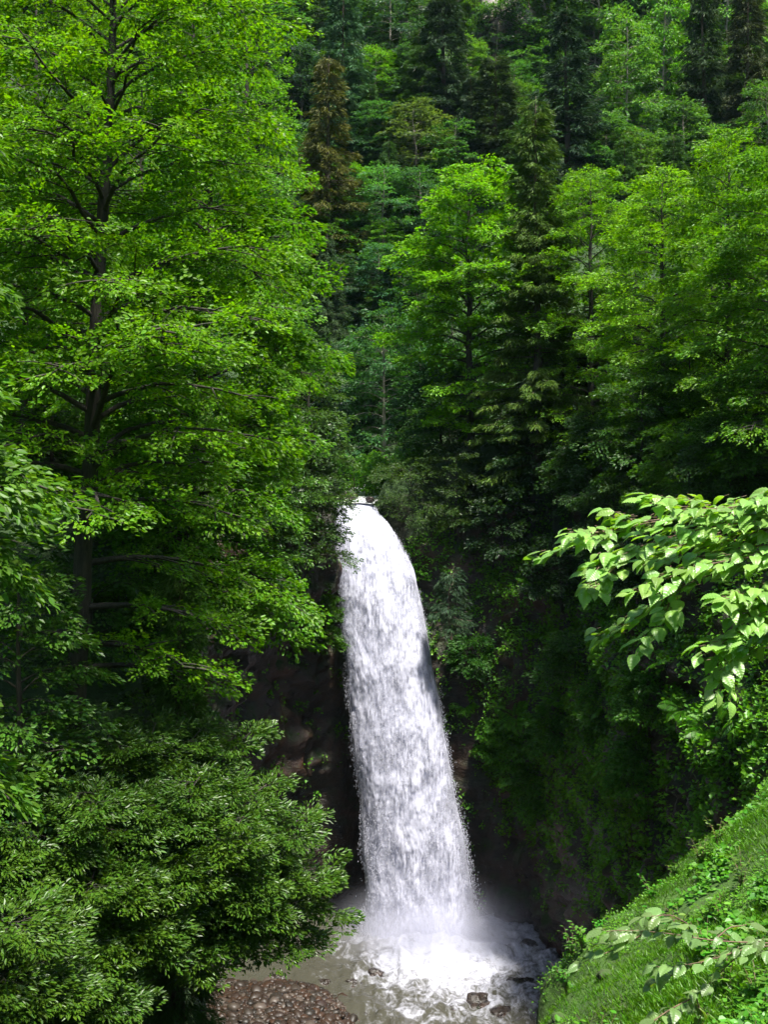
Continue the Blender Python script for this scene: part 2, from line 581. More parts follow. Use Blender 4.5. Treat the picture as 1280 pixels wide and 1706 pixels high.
def build_cliff():
    path, s = resample(CP, .06)
    k = 41
    ker = np.hanning(k)
    ker /= ker.sum()
    pp = np.pad(path, ((k // 2, k // 2), (0, 0)), mode='edge')
    path = np.stack([np.convolve(pp[:, i], ker, 'valid') for i in range(2)], -1)[::2]
    t = unit(np.gradient(path, axis=0))
    inn = np.stack([t[:, 1], -t[:, 0]], -1)          # into the gorge (path runs left bank -> falls -> right bank)
    n = len(path)
    left = np.arange(n) < np.argmax(path[:, 1])
    top = np.where(left, ip(path[:, 1], [4, 10, 17, 22, 30, 38, 42.2], [9.6, 10.0, 11.3, 13.3, 15.1, 15.8, 14.75]),
                   ip(path[:, 1], [2, 10, 15, 24, 34, 40, 41.5, 42.2], [12.9, 13.5, 13.9, 15.3, 15.9, 15.8, 15.2, 14.75]))
    lipd = np.abs(path[:, 0] + .7) * (path[:, 1] > 40.4)
    top = np.where(path[:, 1] > 40.4, ip(path[:, 0], [-2.6, -2.0, -1.8, -.35, .0, .8, 3.6], [15.9, 15.7, 14.7, 14.7, 15.5, 16.0, 15.9]), top)
    m = 130
    v = np.linspace(0, 1, m)
    zb = -1.6
    Z = zb + v[None] * (top[:, None] - zb)
    # undercut at the foot, set back at the top
    lean = ip(v, [0, .12, .3, .6, .85, 1], [-.35, .05, .25, .1, -.5, -1.35])
    over = ip(v, [0, .12, .3, .6, .8, .95, 1], [-1.4, -1.2, -.9, -.2, 1.0, 1.4, -.7])  # left wall shaped to jut out at the top and shade the rock below
    lw = np.where(left, ip(path[:, 1], [29, 34, 40.5, 41.6], [0, 1, 1, 0]), 0)[:, None]
    lean = lean[None] * (1 - lw) + over[None] * lw
    P2 = np.zeros((n, m, 3))
    base = np.stack([np.repeat(path[:, 0:1], m, 1), np.repeat(path[:, 1:2], m, 1), Z], -1)
    q = base.reshape(-1, 3)
    d1 = fbm(q * .28, 3, 21) - .5
    d2 = fbm(q * np.array([.8, .8, 1.1]), 4, 31, ridge=True) - .55
    st = vnoise(np.stack([q[:, 0] * .3, q[:, 1] * .3, q[:, 2] * 1.6], -1), 41)
    st = np.round(st * 5) / 5 - .5
    cell = np.round(fbm(q * .9, 2, 51) * 9) / 9 - .5
    d4 = fbm(q * np.array([2.6, 2.6, 3.4]), 3, 37, ridge=True) - .55
    slab = vnoise(q * np.array([1.1, 1.1, 2.6]) + 9, 43)
    slab = np.round(slab * 4) / 4 - .5
    d = (2.0 * d1 + .9 * d2 + .4 * st + .7 * cell + .3 * d4 + .35 * slab).reshape(n, m)
    Yn = base[:, :, 1]
    behind = np.exp(-((np.clip(np.abs(base[:, :, 0] - 1.0) - 2.2, 0, 9) / 1.3) ** 2 + ((Yn - 41.5) / 2.2) ** 2))
    d = d * (1 - .75 * behind) * ip(v, [0, .05, .93, 1], [.8, 1, 1, .5])[None]
    off = lean + d
    P2[:, :, 0] = base[:, :, 0] + inn[:, 0:1] * off
    P2[:, :, 1] = base[:, :, 1] + inn[:, 1:2] * off
    P2[:, :, 2] = Z + .25 * (fbm(q * 1.3, 2, 61) - .5).reshape(n, m) * ip(v, [0, .9, 1], [1, 1, .2])[None]
    o = link('cliff', grid_mesh('cliff', P2, M_cliff))
    tag(o, 'dark wet rock cliff with brown ledges around the plunge pool', 'cliff', kind='structure')
    gx = np.gradient(P2, axis=0)
    gy = np.gradient(P2, axis=1)
    nn = unit(np.cross(gx, gy))
    flip = (nn[:, :, 0] * inn[:, None, 0] + nn[:, :, 1] * inn[:, None, 1]) < 0
    sgn = np.sign((nn[:, :, 0] * inn[:, None, 0] + nn[:, :, 1] * inn[:, None, 1]).mean())
    nn = nn * (sgn if sgn != 0 else 1)
    return P2, nn, path, left


CLP, CLN, CLpath, CLleft = build_cliff()
_cp = CLP.reshape(-1, 3)
_cpx = 640 + _cp[:, 0] / _cp[:, 1] * F
_cpy = HR - (_cp[:, 2] - CZ) / _cp[:, 1] * F


def snap(px, py, Y):
    """point of the cliff face seen at this pixel, near this distance"""
    d = (_cpx - px) ** 2 + (_cpy - py) ** 2 + (40 * np.clip(np.abs(_cp[:, 1] - Y) - 2.5, 0, 99)) ** 2
    return _cp[int(d.argmin())].copy()



# ------------------------------------------------------------------ grassy bank, near right
EDGE = np.array([(1.15, 4), (1.25, 8), (1.62, 12), (1.85, 14), (2.2, 15.2), (3.3, 16.1), (4.6, 17.1), (6.3, 18.3), (8.5, 19.3), (11, 20)], float)


def bank_side(x, Y):
    """signed distance to the bank's edge (inside positive)"""
    a, b = EDGE[:-1], EDGE[1:]
    p = np.stack([x.ravel(), Y.ravel()], -1)[:, None]
    ab = (b - a)[None]
    t = np.clip(((p - a[None]) * ab).sum(-1) / (ab ** 2).sum(-1), 0, 1)
    c = a[None] + ab * t[..., None]
    dv = p - c
    d = np.linalg.norm(dv, axis=-1)
    k = d.argmin(1)
    r = np.arange(len(k))
    cr = ab[0, k, 0] * dv[r, k, 1] - ab[0, k, 1] * dv[r, k, 0]
    return (np.where(cr < 0, 1, -1) * d[r, k]).reshape(x.shape)


def bank_z(x, Y):
    x = np.asarray(x, float)
    Y = np.asarray(Y, float)
    s = bank_side(x, Y)
    q = np.stack([x.ravel(), Y.ravel(), np.zeros(x.size)], -1)
    s = s + (.7 * (fbm(q * .9, 3, 77) - .5) + .25 * (fbm(q * 4, 2, 79) - .5)).reshape(x.shape)
    z = 12.2 + .575 * x - .252 * Y
    q = np.stack([x.ravel(), Y.ravel(), np.zeros(x.size)], -1)
    z = z + ((fbm(q * .5, 3, 71) - .5) * .9).reshape(x.shape) + ((fbm(q * 2.2, 3, 75) - .5) * .3).reshape(x.shape)
    inn = np.clip(s, 0, None)
    out = np.clip(-s, 0, None)
    return z - .55 * np.exp(-inn / .35) - 5.5 * out, s


def build_bank():
    xs = np.arange(.4, 11, .07)
    ys = np.arange(2, 20.6, .09)
    X, Y = np.meshgrid(xs, ys)
    Z, s = bank_z(X, Y)
    keep = s > -1.3
    Pg = np.stack([X, Y, Z], -1)
    q = Pg.reshape(-1, 3)
    side = np.clip(-s + .25, 0, 1)
    dn = ((fbm(q * np.array([1.4, 1.4, .9]), 4, 81) - .5)).reshape(X.shape) * side
    Pg[:, :, 0] += dn * .9
    Pg[:, :, 1] += dn * .7
    a, b = X.shape
    i = np.arange(a - 1)[:, None] * b
    j = np.arange(b - 1)[None]
    f = np.stack([i + j, i + j + 1, i + b + j + 1, i + b + j], -1).reshape(-1, 4)
    kf = keep.reshape(-1)[f].any(1)
    o = link('bank', mesh_from('bank', Pg.reshape(-1, 3), [f[kf]], M_bank, True))
    tag(o, 'rounded mossy earth bank sloping down to the gorge edge', 'bank', kind='structure')


build_bank()

# ------------------------------------------------------------------ foliage growth
UP = np.array([0.0, 0, 1])


def rot_z(v, a):
    c, s = math.cos(a), math.sin(a)
    return np.array([v[0] * c - v[1] * s, v[0] * s + v[1] * c, v[2]])


def grow(seed, T, r0, r1, env, hlo=.2, nl=40, el=(.5, .9), droop=.25, nsub=8, sub=.42, spray=.55, tilt=.3, limbs=None,
         wob=.06, split=True, sprayjit=.25, step=.55, smin=.2, hi=1.0, bough=None, extra=()):
    """returns (trunk Tubes, list of limb Tubes, Sprays). T: trunk polyline (local)."""
    rng = np.random.default_rng(seed)
    T = np.asarray(T, float)
    dd = np.concatenate([[0], np.cumsum(np.linalg.norm(np.diff(T, axis=0), axis=1))])
    tot = dd[-1]
    f0 = dd / tot
    ff = np.linspace(0, 1, max(10, int(tot / .8)))
    TT = np.stack([ip(ff, f0, T[:, k]) for k in range(3)], -1)
    TT[1:-1] += rng.normal(0, wob * r0 * 2, (len(ff) - 2, 3)) * np.array([1, 1, 0])
    rad = lambda f: r1 + (r0 - r1) * (1 - f) ** .8
    tr = Tubes()
    tr.add(TT, [rad(f) * (1.35 if f < .02 else 1) for f in ff], 9)
    sp = Sprays(rng)
    ltubes = []
    plan = bough
    if plan is None:
        plan = []
        for i in range(nl):
            f = hlo + (hi - hlo) * ((i + .5) / nl) ** .92 + rng.normal(0, .25 / nl)
            plan.append((min(max(f, .02), hi), i * 2.39996 + rng.normal(0, .35), None, None))
    plan = list(plan) + list(extra)
    for f, az, RL, elev in plan:
        p0 = np.array([ip(f, ff, TT[:, k]) for k in range(3)])
        R = RL if RL is not None else env(f, az) * rng.uniform(.72, 1.1)
        if R < .15:
            R = .15
        e = elev if elev is not None else el[0] + (el[1] - el[0]) * f + rng.normal(0, .08)
        m = 7
        t = np.linspace(0, 1, m)
        azw = az + np.cumsum(rng.normal(0, .10, m))
        rr = R * t
        z = R * (math.tan(e) * (t - .35 * t * t) - droop * t * t)
        pts = p0 + np.stack([np.cos(azw) * rr, np.sin(azw) * rr, z], -1)
        pts[0] = p0
        lr = max(rad(f) * .42, .006)
        lr = min(lr, .012 + .022 * R)
        lt = Tubes() if split else tr
        lt.add(pts, lr * (1 - .82 * t), 5)
        if split:
            ltubes.append(lt)
        ns = max(2, int(nsub * (R / max(.3, env_max(env))) ** .6 + .5))
        for j in range(ns):
            tj = .16 + .84 * (j + rng.random()) / ns
            if tj > 1:
                tj = 1.0
            q = np.array([ip(tj, t, pts[:, k]) for k in range(3)])
            k = min(int(tj * (m - 1)), m - 2)
            dirn = unit(pts[k + 1] - pts[k])
            sgn = 1 if j % 2 else -1
            sd = rot_z(dirn, sgn * rng.uniform(.55, 1.15))
            sd[2] = sd[2] * .4 + rng.normal(.02, .14)
            sd = unit(sd)
            SL = R * sub * (1.15 - .75 * tj) * rng.uniform(.7, 1.2) + smin * spray
            u = np.linspace(0, 1, 4)
            spts = q + SL * (sd[None] * u[:, None] + np.array([0, 0, -.16])[None] * (u ** 2)[:, None])
            if SL > .35 * spray:
                lt.add(spts, max(.0035, lr * .3) * (1 - .7 * u), 4)
            nsp = max(1, int(round(SL / (step * spray))))
            for g in range(nsp):
                ug = (g + .55) / nsp
                sq = q + SL * (sd * ug + np.array([0, 0, -.16]) * ug ** 2)
                dd2 = rot_z(sd, rng.uniform(-.8, .8))
                dd2[2] += rng.normal(0, .14)
                outw = np.array([dirn[0], dirn[1], 0])
                nrm = UP + tilt * outw + rng.normal(0, sprayjit, 3)
                sp.add(sq, dd2, nrm, spray * rng.uniform(.7, 1.25))
        for g in range(3):
            sp.add(pts[-1 - (g > 1)], rot_z(unit(pts[-1] - pts[-2]), rng.uniform(-.6, .6)), UP + tilt * unit(pts[-1] - p0) + rng.normal(0, sprayjit, 3), spray * rng.uniform(.7, 1.2))
    # leader
    for g in range(4):
        sp.add(TT[-1] - np.array([0, 0, .1 * g]), np.array([math.cos(g * 1.7), math.sin(g * 1.7), .7]), UP + rng.normal(0, .4, 3), spray * .8)
    return tr, ltubes, sp


def env_max(env):
    return env.mx


def ENV(hs, rs, lob=.18, seed=0, side=None, ):
    """crown outline: radius by relative trunk height; side(az) scales it"""
    def e(f, az):
        r = float(ip(f, hs, rs))
        r *= 1 + lob * math.sin(az * 2 + seed * 1.3 + f * 7) + lob * .6 * math.sin(az * 3 - seed + f * 13)
        if side is not None:
            r *= side(az)
        return r
    e.mx = max(rs)
    return e


def plant(name, label, cat, base, built, K, leafL, tmpl, leafmat, colr, barkmat=M_bark, group=None, parts=('trunk', 'crown', 'limb'), jit=.45,
          droop=.18, width=.42, thick=.06, ang=.75):
    tr, lt, sp = built
    root = thing(name, label, cat, tuple(base), group)
    link(parts[0], tr.mesh(parts[0], barkmat), root)
    for l in lt:
        link(parts[2], l.mesh(parts[2], barkmat), root)
    Pn, D, N, L = sp.expand(K, leafL, jit=jit, droop=droop, width=width, thick=thick, ang=ang)
    c = link(parts[1], leaves_mesh(parts[1], Pn, D, N, L, tmpl, leafmat), root)
    c.color = (*colr, 1)
    return root


def dup(root, loc, s, rz, label, group=None, colr=None):
    r = root.copy()
    COL.objects.link(r)
    r.location = loc
    r.scale = s if isinstance(s, tuple) else (s, s, s)
    r.rotation_euler = (0, 0, rz)
    r['label'] = label
    if group:
        r['group'] = group
    for ch in list(root.children):
        c = ch.copy()
        COL.objects.link(c)
        c.parent = r
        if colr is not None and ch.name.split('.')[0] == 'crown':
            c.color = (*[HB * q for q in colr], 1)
    return r


Q46, Q5, Q6, Q34 = T_quad(.46), T_quad(.55), T_hex(.6), T_hex(.34)
ALDER = (.086, .21, .004)
ALDER2 = (.068, .185, .005)
MAPLE = (.1, .255, .005)
DEEP = (.045, .125, .010)
TEAL = (.036, .115, .034)
LAUREL = (.044, .108, .008)
SPRUCE = (.036, .088, .016)
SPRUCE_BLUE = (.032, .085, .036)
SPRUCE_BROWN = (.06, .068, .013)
count_leaves = 0


def trunk_px(rows, Y0, Yl=None):
    """trunk polyline given as photo (x, y) points at one distance -> local points and base"""
    pts = np.array([P(px, py, Y0) for px, py in rows])
    base = pts[0].copy()
    g = hz(base[0], base[1])
    if g < base[2]:
        base[2] = g - .1
        pts[0] = base
    return base, pts - base


# --- the tall alder, left
base, T = trunk_px([(118, 1200), (135, 1000), (146, 820), (158, 600), (172, 400), (178, 260), (184, 100), (190, -60), (196, -150)], 17.0)
e = ENV([0, .2, .32, .45, .6, .75, .9, 1], [1.2, 1.9, 2.7, 3.1, 2.9, 2.5, 1.9, .8], .12, 1, side=lambda a: 1.08 if math.cos(a) > 0 else .95)
plant('alder_tree', 'tall alder with dark straight trunk and bright spreading crown above the laurel bush', 'tree', base,
      grow(11, T, .17, .03, e, .3, 84, (.25, .8), .24, 12, .40, .5, .3, sprayjit=.5, wob=.05,
           extra=[(.16, -.3, 2.3, .1), (.2, -.05, 2.4, .15), (.13, .3, 2.2, .1), (.22, -2.9, 1.9, .1), (.17, 2.6, 1.9, .1), (.25, .5, 2.5, .2)]), 46, .07, Q6, M_leaf, ALDER)

# --- second alder behind it, its low boughs reach the dark hollow
base, T = trunk_px([(296, 1010), (318, 800), (338, 600), (350, 420), (352, 250)], 22.5)
e = ENV([0, .15, .35, .6, .8, 1], [1.0, 1.7, 2.4, 2.3, 1.7, .5], .1, 2)
plant('alder_tree', 'alder with drooping lower boughs between the tall alder and the waterfall lip', 'tree', base,
      grow(12, T, .14, .03, e, .15, 76, (.15, .8), .35, 11, .42, .55, .3, sprayjit=.42,
           extra=[(.07, -.45, 2.3, .05), (.09, -.1, 2.5, .1), (.12, -.8, 2.0, .1), (.05, .25, 2.2, .0), (.14, -.25, 2.6, .05), (.1, -1.3, 1.8, .1), (.06, -1.9, 1.7, .1), (.12, -2.6, 1.8, .1)]), 46, .09, Q6, M_leaf, ALDER2)


def simple_tree(seed, px, ybase, ytop, Y, halfw, label, colr, name='broadleaf_tree', kind='round', nl=40, leafL=.11, K=30, spray=.6, nsub=9, mat=M_leaf,
                tm=Q5, lean=0.0, low=.12, tilt=.3, droop=.28, el=(.25, .85), bark=M_bark, split=False, cat='tree', group=None, ground=True, jit=.45):
    """tree placed by the photo: px of the trunk, rows of foot and top, distance, half width of the crown in px"""
    b = P(px, ybase, Y)
    if Y < 43.2 and ip(b[1], YL, XL) - .1 < b[0] < ip(b[1], YR, XR) + .1 and cat == 'shrub':
        c = snap(px, ybase, Y)
        b = c
        Y = c[1]
        px = 640 + c[0] / c[1] * F
    elif ground:
        g = hz(b[0], b[1])
        if g < 9:
            print('IN GORGE', seed, px, Y)
        b[2] = min(b[2], g) if g < b[2] else g if g - b[2] < 1.5 else b[2]
    top = P(px + lean, ytop, Y)
    R = halfw / F * Y
    T = np.array([[0, 0, -.3], [(top[0] - b[0]) * .3, .1, (top[2] - b[2]) * .35], [(top[0] - b[0]) * .7, 0, (top[2] - b[2]) * .7], [top[0] - b[0], 0, (top[2] - b[2]) * .93]])
    if kind == 'round':
        en = ENV([0, low, .35, .6, .82, 1], [.55 * R, .75 * R, 1.0 * R, .95 * R, .7 * R, .25 * R], .15, seed)
    elif kind == 'dome':
        en = ENV([0, .3, .7, 1], [R, 1.0 * R, .8 * R, .4 * R], .15, seed)
    else:
        en = ENV([0, low, .4, .75, 1], [.9 * R, R, .85 * R, .55 * R, .12 * R], .15, seed)
    hgt = top[2] - b[2]
    return plant(name, label, cat, b, grow(seed, T, max(.02, .012 * hgt + .02), .01, en, low, nl, el, droop, nsub, .42, spray, tilt, split=split, sprayjit=.38),
                 K, leafL, tm, mat, colr, bark, group, jit=jit)


# other trees of the left side
simple_tree(21, 60, 900, -90, 27, 230, 'yellow-green tree filling the upper corner behind the tall alder', (.075, .17, .008), nl=44, leafL=.12, K=34, spray=.75)
simple_tree(22, 235, 900, 60, 30, 190, 'broadleaf tree behind the tall alder crown, mid green', ALDER, nl=40, leafL=.12, K=30, spray=.75)
simple_tree(23, 440, 900, 430, 41.5, 92, 'leafy tree edging the dark stream gap above the waterfall', (.045, .125, .010), nl=44, leafL=.11, K=32, spray=.6)
simple_tree(24, 410, 560, -70, 44, 95, 'narrow pale green tree rising behind the alders beside the dark slope', (.075, .2, .018), nl=44, leafL=.15, K=28, spray=.75)
simple_tree(25, 320, 560, -120, 47, 110, 'tall pale green tree at the top edge behind the alders', (.07, .19, .014), nl=40, leafL=.16, K=28, spray=.8)
simple_tree(26, 150, 1230, 880, 20, 150, 'shaded understory shrub behind the alder trunk', DEEP, 'understory_shrub', 'dome', 26, .1, 26, .5, 7, M_leaf_shiny, cat='shrub')
simple_tree(27, 30, 1300, 930, 15.5, 130, 'dark glossy shrub left of the alder trunk', DEEP, 'understory_shrub', 'dome', 28, .095, 28, .45, 7, M_leaf_shiny, cat='shrub')
simple_tree(28, 235, 1260, 1000, 18, 100, 'shrub with arching twigs right of the alder trunk foot', LAUREL, 'understory_shrub', 'dome', 26, .1, 28, .42, 7, M_leaf_shiny, cat='shrub')
simple_tree(29, 40, 700, 250, 23, 120, 'mid green tree behind the near boughs at the left edge', ALDER2, nl=34, leafL=.12, K=28, spray=.6, ground=False)
# shrubs round the lip, left
simple_tree(31, 505, 950, 690, 37.5, 75, 'dark fine-leaved shrub leaning over the left of the waterfall lip', (.03, .075, .014), 'lip_shrub', 'dome', 34, .1, 30, .5, 7, M_leaf_shiny, cat='shrub', lean=20)
simple_tree(32, 440, 930, 760, 37.5, 75, 'dark shrub hanging on the cliff left of the waterfall', DEEP, 'lip_shrub', 'dome', 34, .1, 28, .5, 7, M_leaf_shiny, cat='shrub', lean=20)
simple_tree(33, 500, 900, 560, 40, 70, 'grey-green shrub tree above the shrub that leans over the lip', (.05, .11, .022), 'lip_shrub', 'round', 40, .11, 30, .55, 8, cat='shrub', lean=15)
simple_tree(34, 532, 930, 800, 40.6, 44, 'small shrub touching the white water at the left lip', (.035, .085, .014), 'lip_shrub', 'dome', 18, .09, 24, .4, 5, cat='shrub', lean=10)

# --- shrubs of the centre, upstream
for i, (px, yb, yt, Y, hw, lab, c) in enumerate([
        (590, 830, 762, 47, 48, 'bright low shrub at the stream bend behind the lip, first from the left', (.07, .2, .012)),
        (650, 830, 758, 49, 52, 'bright low shrub in the middle of the stream gap behind the lip', (.065, .19, .012)),
        (705, 835, 765, 46, 45, 'light green shrub beside the stream right of the bright ones', (.06, .16, .018))]):
    simple_tree(40 + i, px, yb, yt, Y, hw, lab, c, 'stream_shrub', 'dome', 24, .15, 26, .6, 6, cat='shrub')
simple_tree(44, 690, 880, 772, 40.5, 70, 'grey-green fine-leaved shrub drooping over the right of the lip', (.045, .095, .022), 'lip_shrub', 'dome', 34, .09, 30, .5, 8, cat='shrub', lean=-10, tm=Q34)
simple_tree(45, 640, 765, 500, 55, 72, 'bluish green tree standing in the dark gap above the stream', TEAL, nl=40, leafL=.16, K=28, spray=.75, bark=M_bark_pale)
simple_tree(46, 735, 800, 610, 46, 62, 'shaded blue-green tree below the bright maple', (.026, .08, .022), nl=34, leafL=.13, K=26, spray=.65)

# --- maple, right of the gap
base, T = trunk_px([(786, 790), (783, 650), (782, 500), (780, 400), (782, 330), (786, 285)], 44.0)
e = ENV([0, .2, .38, .55, .75, .9, 1], [1.3, 2.0, 2.9, 2.9, 2.3, 1.6, .8], .15, 5)
plant('maple_tree', 'bright green maple with rounded top and dark trunk in front of the spruce', 'tree', base,
      grow(51, T, .17, .03, e, .12, 72, (.1, .8), .2, 11, .42, .65, .35), 34, .13, Q6, M_leaf, MAPLE)

# right side alders
for i, (px, yb, yt, Y, hw, lab, c) in enumerate([
        (985, 800, 262, 41, 95, 'bright alder next to the dark spruce, leftmost of the right bank alders', (.095, .23, .005)),
        (1105, 810, 262, 36, 105, 'alder with the brightest yellow-green top among the right bank alders', (.115, .265, .005)),
        (1215, 830, 205, 32, 115, 'tallest alder of the right bank, its thin trunk showing', ALDER),
        (1305, 820, 225, 27, 130, 'alder at the right edge with slim bare stems', ALDER2)]):
    simple_tree(60 + i, px, yb, yt, Y, hw, lab, c, 'alder_tree', 'round', 66, .1, 38, .6, 11, split=(i > 1), low=.08,
                group='alders on the right bank')
simple_tree(65, 1150, 840, 560, 33, 100, 'slim many-stemmed alder sapling under the right bank alders', (.04, .115, .012), 'alder_sapling', 'round', 34, .09, 30, .5, 8, low=.25)
simple_tree(66, 1245, 850, 620, 28, 85, 'shaded alder sapling beside the right edge above the hazel', (.04, .11, .012), 'alder_sapling', 'round', 34, .09, 30, .45, 8, low=.2)

# shrubs on the right cliff top
for i, (px, yb, yt, Y, hw, lab, c) in enumerate([
        (1040, 830, 610, 31, 95, 'layered shrub below the right bank alders, above the cliff', (.032, .09, .014)),
        (955, 850, 700, 34, 80, 'dark layered shrub at the spruce foot', (.024, .066, .014)),
        (990, 920, 790, 30, 85, 'grey-green flat-topped shrub just behind the near hazel leaves', (.036, .085, .022)),
        (1150, 860, 720, 27.5, 90, 'dark shrub tangle under the alder sapling', DEEP),
        (880, 830, 690, 38, 70, 'dark green shrub below the maple trunk', (.02, .058, .014)),
        (760, 890, 745, 41, 62, 'olive shrub right of the lip shrub, on the cliff edge', (.034, .07, .016)),
        (835, 930, 800, 39.5, 60, 'very dark shrub clinging to the upper cliff', (.016, .045, .012)),
        (1075, 1010, 900, 30, 60, 'dark shrub on the cliff behind the hazel', (.02, .06, .012)),
        (935, 1010, 900, 35, 60, 'low shrub on the cliff shelf left of the hazel tip', (.018, .05, .014)),
        (525, 1075, 980, 40, 38, 'dark shrub added to cover the sunlit rock just left of the white water', DEEP),  # extra shrub put in to darken the sunlit rock corner
        (385, 1050, 930, 33, 60, 'dark shrub hanging on the left cliff below the second alder', DEEP),
        (865, 1290, 1220, 38, 42, 'bright leafy clump on the mossy cliff right of the white water', (.055, .17, .012)),
        (930, 1250, 1175, 37, 48, 'leafy clump on the mossy cliff bulge', (.04, .13, .012)),
        (830, 1250, 1195, 39, 32, 'small fresh green clump nearest the white water on the cliff', (.07, .21, .012)),
        (1010, 1235, 1150, 33, 50, 'leafy clump on the cliff below the hazel bough', (.04, .125, .012)),
        (1090, 1200, 1110, 29, 55, 'leafy clump on the cliff above the grassy bank', (.045, .14, .012)),
        (900, 1350, 1290, 37, 45, 'low mossy clump on the lower cliff', (.04, .13, .01)),
        (960, 1130, 1060, 35, 50, 'dark leafy clump on the cliff above the mossy bulge', (.03, .095, .012)),
        (1060, 1320, 1240, 29, 40, 'hanging grassy clump on the cliff behind the bank', (.045, .15, .01)),
        (790, 1120, 1060, 39.5, 36, 'thin leafy clump beside the upper white water', (.03, .1, .014)),
        (1230, 800, 700, 26, 80, 'shrub with red-brown stems near the right edge', (.03, .08, .012))]):
    simple_tree(70 + i, px, yb, yt, Y, hw, lab, c, 'cliff_shrub', 'dome', 28, .085 + .0012 * Y * .6, 26, .45, 7, cat='shrub', ground=(i not in (2, 6, 7, 8)), tilt=.3 if i < 9 else .6)

# trees and shrubs further back on both banks
for i, (px, yb, yt, Y, hw, lab, c) in enumerate([
        (945, 770, 430, 47, 85, 'mid green tree behind the spruce and the leftmost right bank alder', (.045, .125, .014)),
        (1060, 780, 400, 43, 105, 'dense tree in the second row behind the right bank alders', (.05, .135, .012)),
        (1170, 790, 370, 41, 110, 'tree behind the tallest right bank alder', (.045, .12, .014)),
        (1275, 800, 390, 38, 115, 'tree in the second row at the right edge', (.05, .13, .012)),
        (85, 1000, 560, 26, 120, 'shaded tree low behind the tall alder trunk on its left', (.045, .12, .012)),
        (230, 1010, 620, 27, 120, 'shaded tree low behind the tall alder trunk on its right', (.05, .13, .012)),
        (400, 940, 660, 39, 100, 'small tree under the leafy tree at the stream gap', (.04, .11, .014))]):
    simple_tree(240 + i, px, yb, yt, Y, hw, lab, c, 'broadleaf_tree', 'round', 46, .13, 28, .7, 9, low=.05)
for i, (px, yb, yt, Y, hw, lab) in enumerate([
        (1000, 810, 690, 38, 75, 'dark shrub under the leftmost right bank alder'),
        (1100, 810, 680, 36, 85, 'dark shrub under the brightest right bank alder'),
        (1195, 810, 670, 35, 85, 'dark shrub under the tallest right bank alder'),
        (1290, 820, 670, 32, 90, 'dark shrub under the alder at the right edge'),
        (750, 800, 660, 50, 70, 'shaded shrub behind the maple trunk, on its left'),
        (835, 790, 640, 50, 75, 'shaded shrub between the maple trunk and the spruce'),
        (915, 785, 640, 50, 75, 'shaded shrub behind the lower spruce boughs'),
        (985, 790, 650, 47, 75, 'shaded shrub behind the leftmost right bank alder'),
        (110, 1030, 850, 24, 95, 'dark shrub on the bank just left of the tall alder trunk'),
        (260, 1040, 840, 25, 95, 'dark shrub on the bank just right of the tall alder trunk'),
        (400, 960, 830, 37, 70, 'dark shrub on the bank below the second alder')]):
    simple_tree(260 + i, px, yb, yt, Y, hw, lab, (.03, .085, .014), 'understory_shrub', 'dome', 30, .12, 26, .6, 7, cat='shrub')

# --- big laurel bush, lower left
rng = np.random.default_rng(7)
lb = np.array([-4.7, 15.2, 10.0])
tr, spx = Tubes(), Sprays(rng)
envL = ENV([0, .3, .6, 1], [.55, .8, .8, .45], .2, 3)
LB = [(470, 1520, 17.2), (520, 1490, 17.4), (550, 1440, 17.4), (500, 1380, 17.6), (470, 1310, 17.6), (420, 1250, 17.8), (360, 1215, 17.4), (270, 1205, 16.8), (180, 1225, 16.2), (90, 1260, 15.6), (10, 1290, 15.2),
      (400, 1360, 16.4), (330, 1300, 16.2), (240, 1310, 15.6), (150, 1340, 15), (50, 1370, 14.6), (430, 1460, 16.4), (340, 1430, 15.6), (250, 1440, 15), (150, 1460, 14.5), (40, 1470, 14.1), (-40, 1420, 14),
      (280, 1530, 15), (180, 1560, 14.4), (80, 1580, 14), (-20, 1580, 13.6), (190, 1660, 14.2), (100, 1680, 13.8), (10, 1690, 13.3), (60, 1740, 13.4), (-60, 1660, 13), (5, 1550, 12.4), (-15, 1620, 12.3), (25, 1690, 12.4), (540, 1545, 17.4)]
for k, (px, py, Y) in enumerate(LB):
    px += rng.normal(0, 14)
    py += rng.normal(0, 12)
    tip = P(px, py, Y)
    st = lb + rng.normal(0, .25, 3) * np.array([1, 1, .2])
    mid = st * .5 + tip * .5 + np.array([0, 0, -.25])
    t2, l2, s2 = grow(700 + k, [np.zeros(3), mid - st, tip - st], .045, .01, envL, .5, 13, (.1, .4), .18, 8, .5, .36, .2, split=False, wob=.3, sprayjit=.2)
    off = st - lb
    tr.V += [v + off for v in t2.V]
    tr.Q += [q + tr.n for q in t2.Q]
    tr.n += t2.n
    for a, b, c, d in zip(s2.S, s2.D, s2.N, s2.R):
        spx.add(a + off, np.array([b[0] + .1, b[1], b[2] + .14]), c + np.array([.15, -.15, 0]), d)
plant('laurel_bush', 'big glossy laurel bush leaning out over the pool from the left bank', 'bush', lb, (tr, [], spx), 46, .082, Q34, M_leaf_shiny, LAUREL, jit=.5, droop=.05, width=.5, ang=1.15)

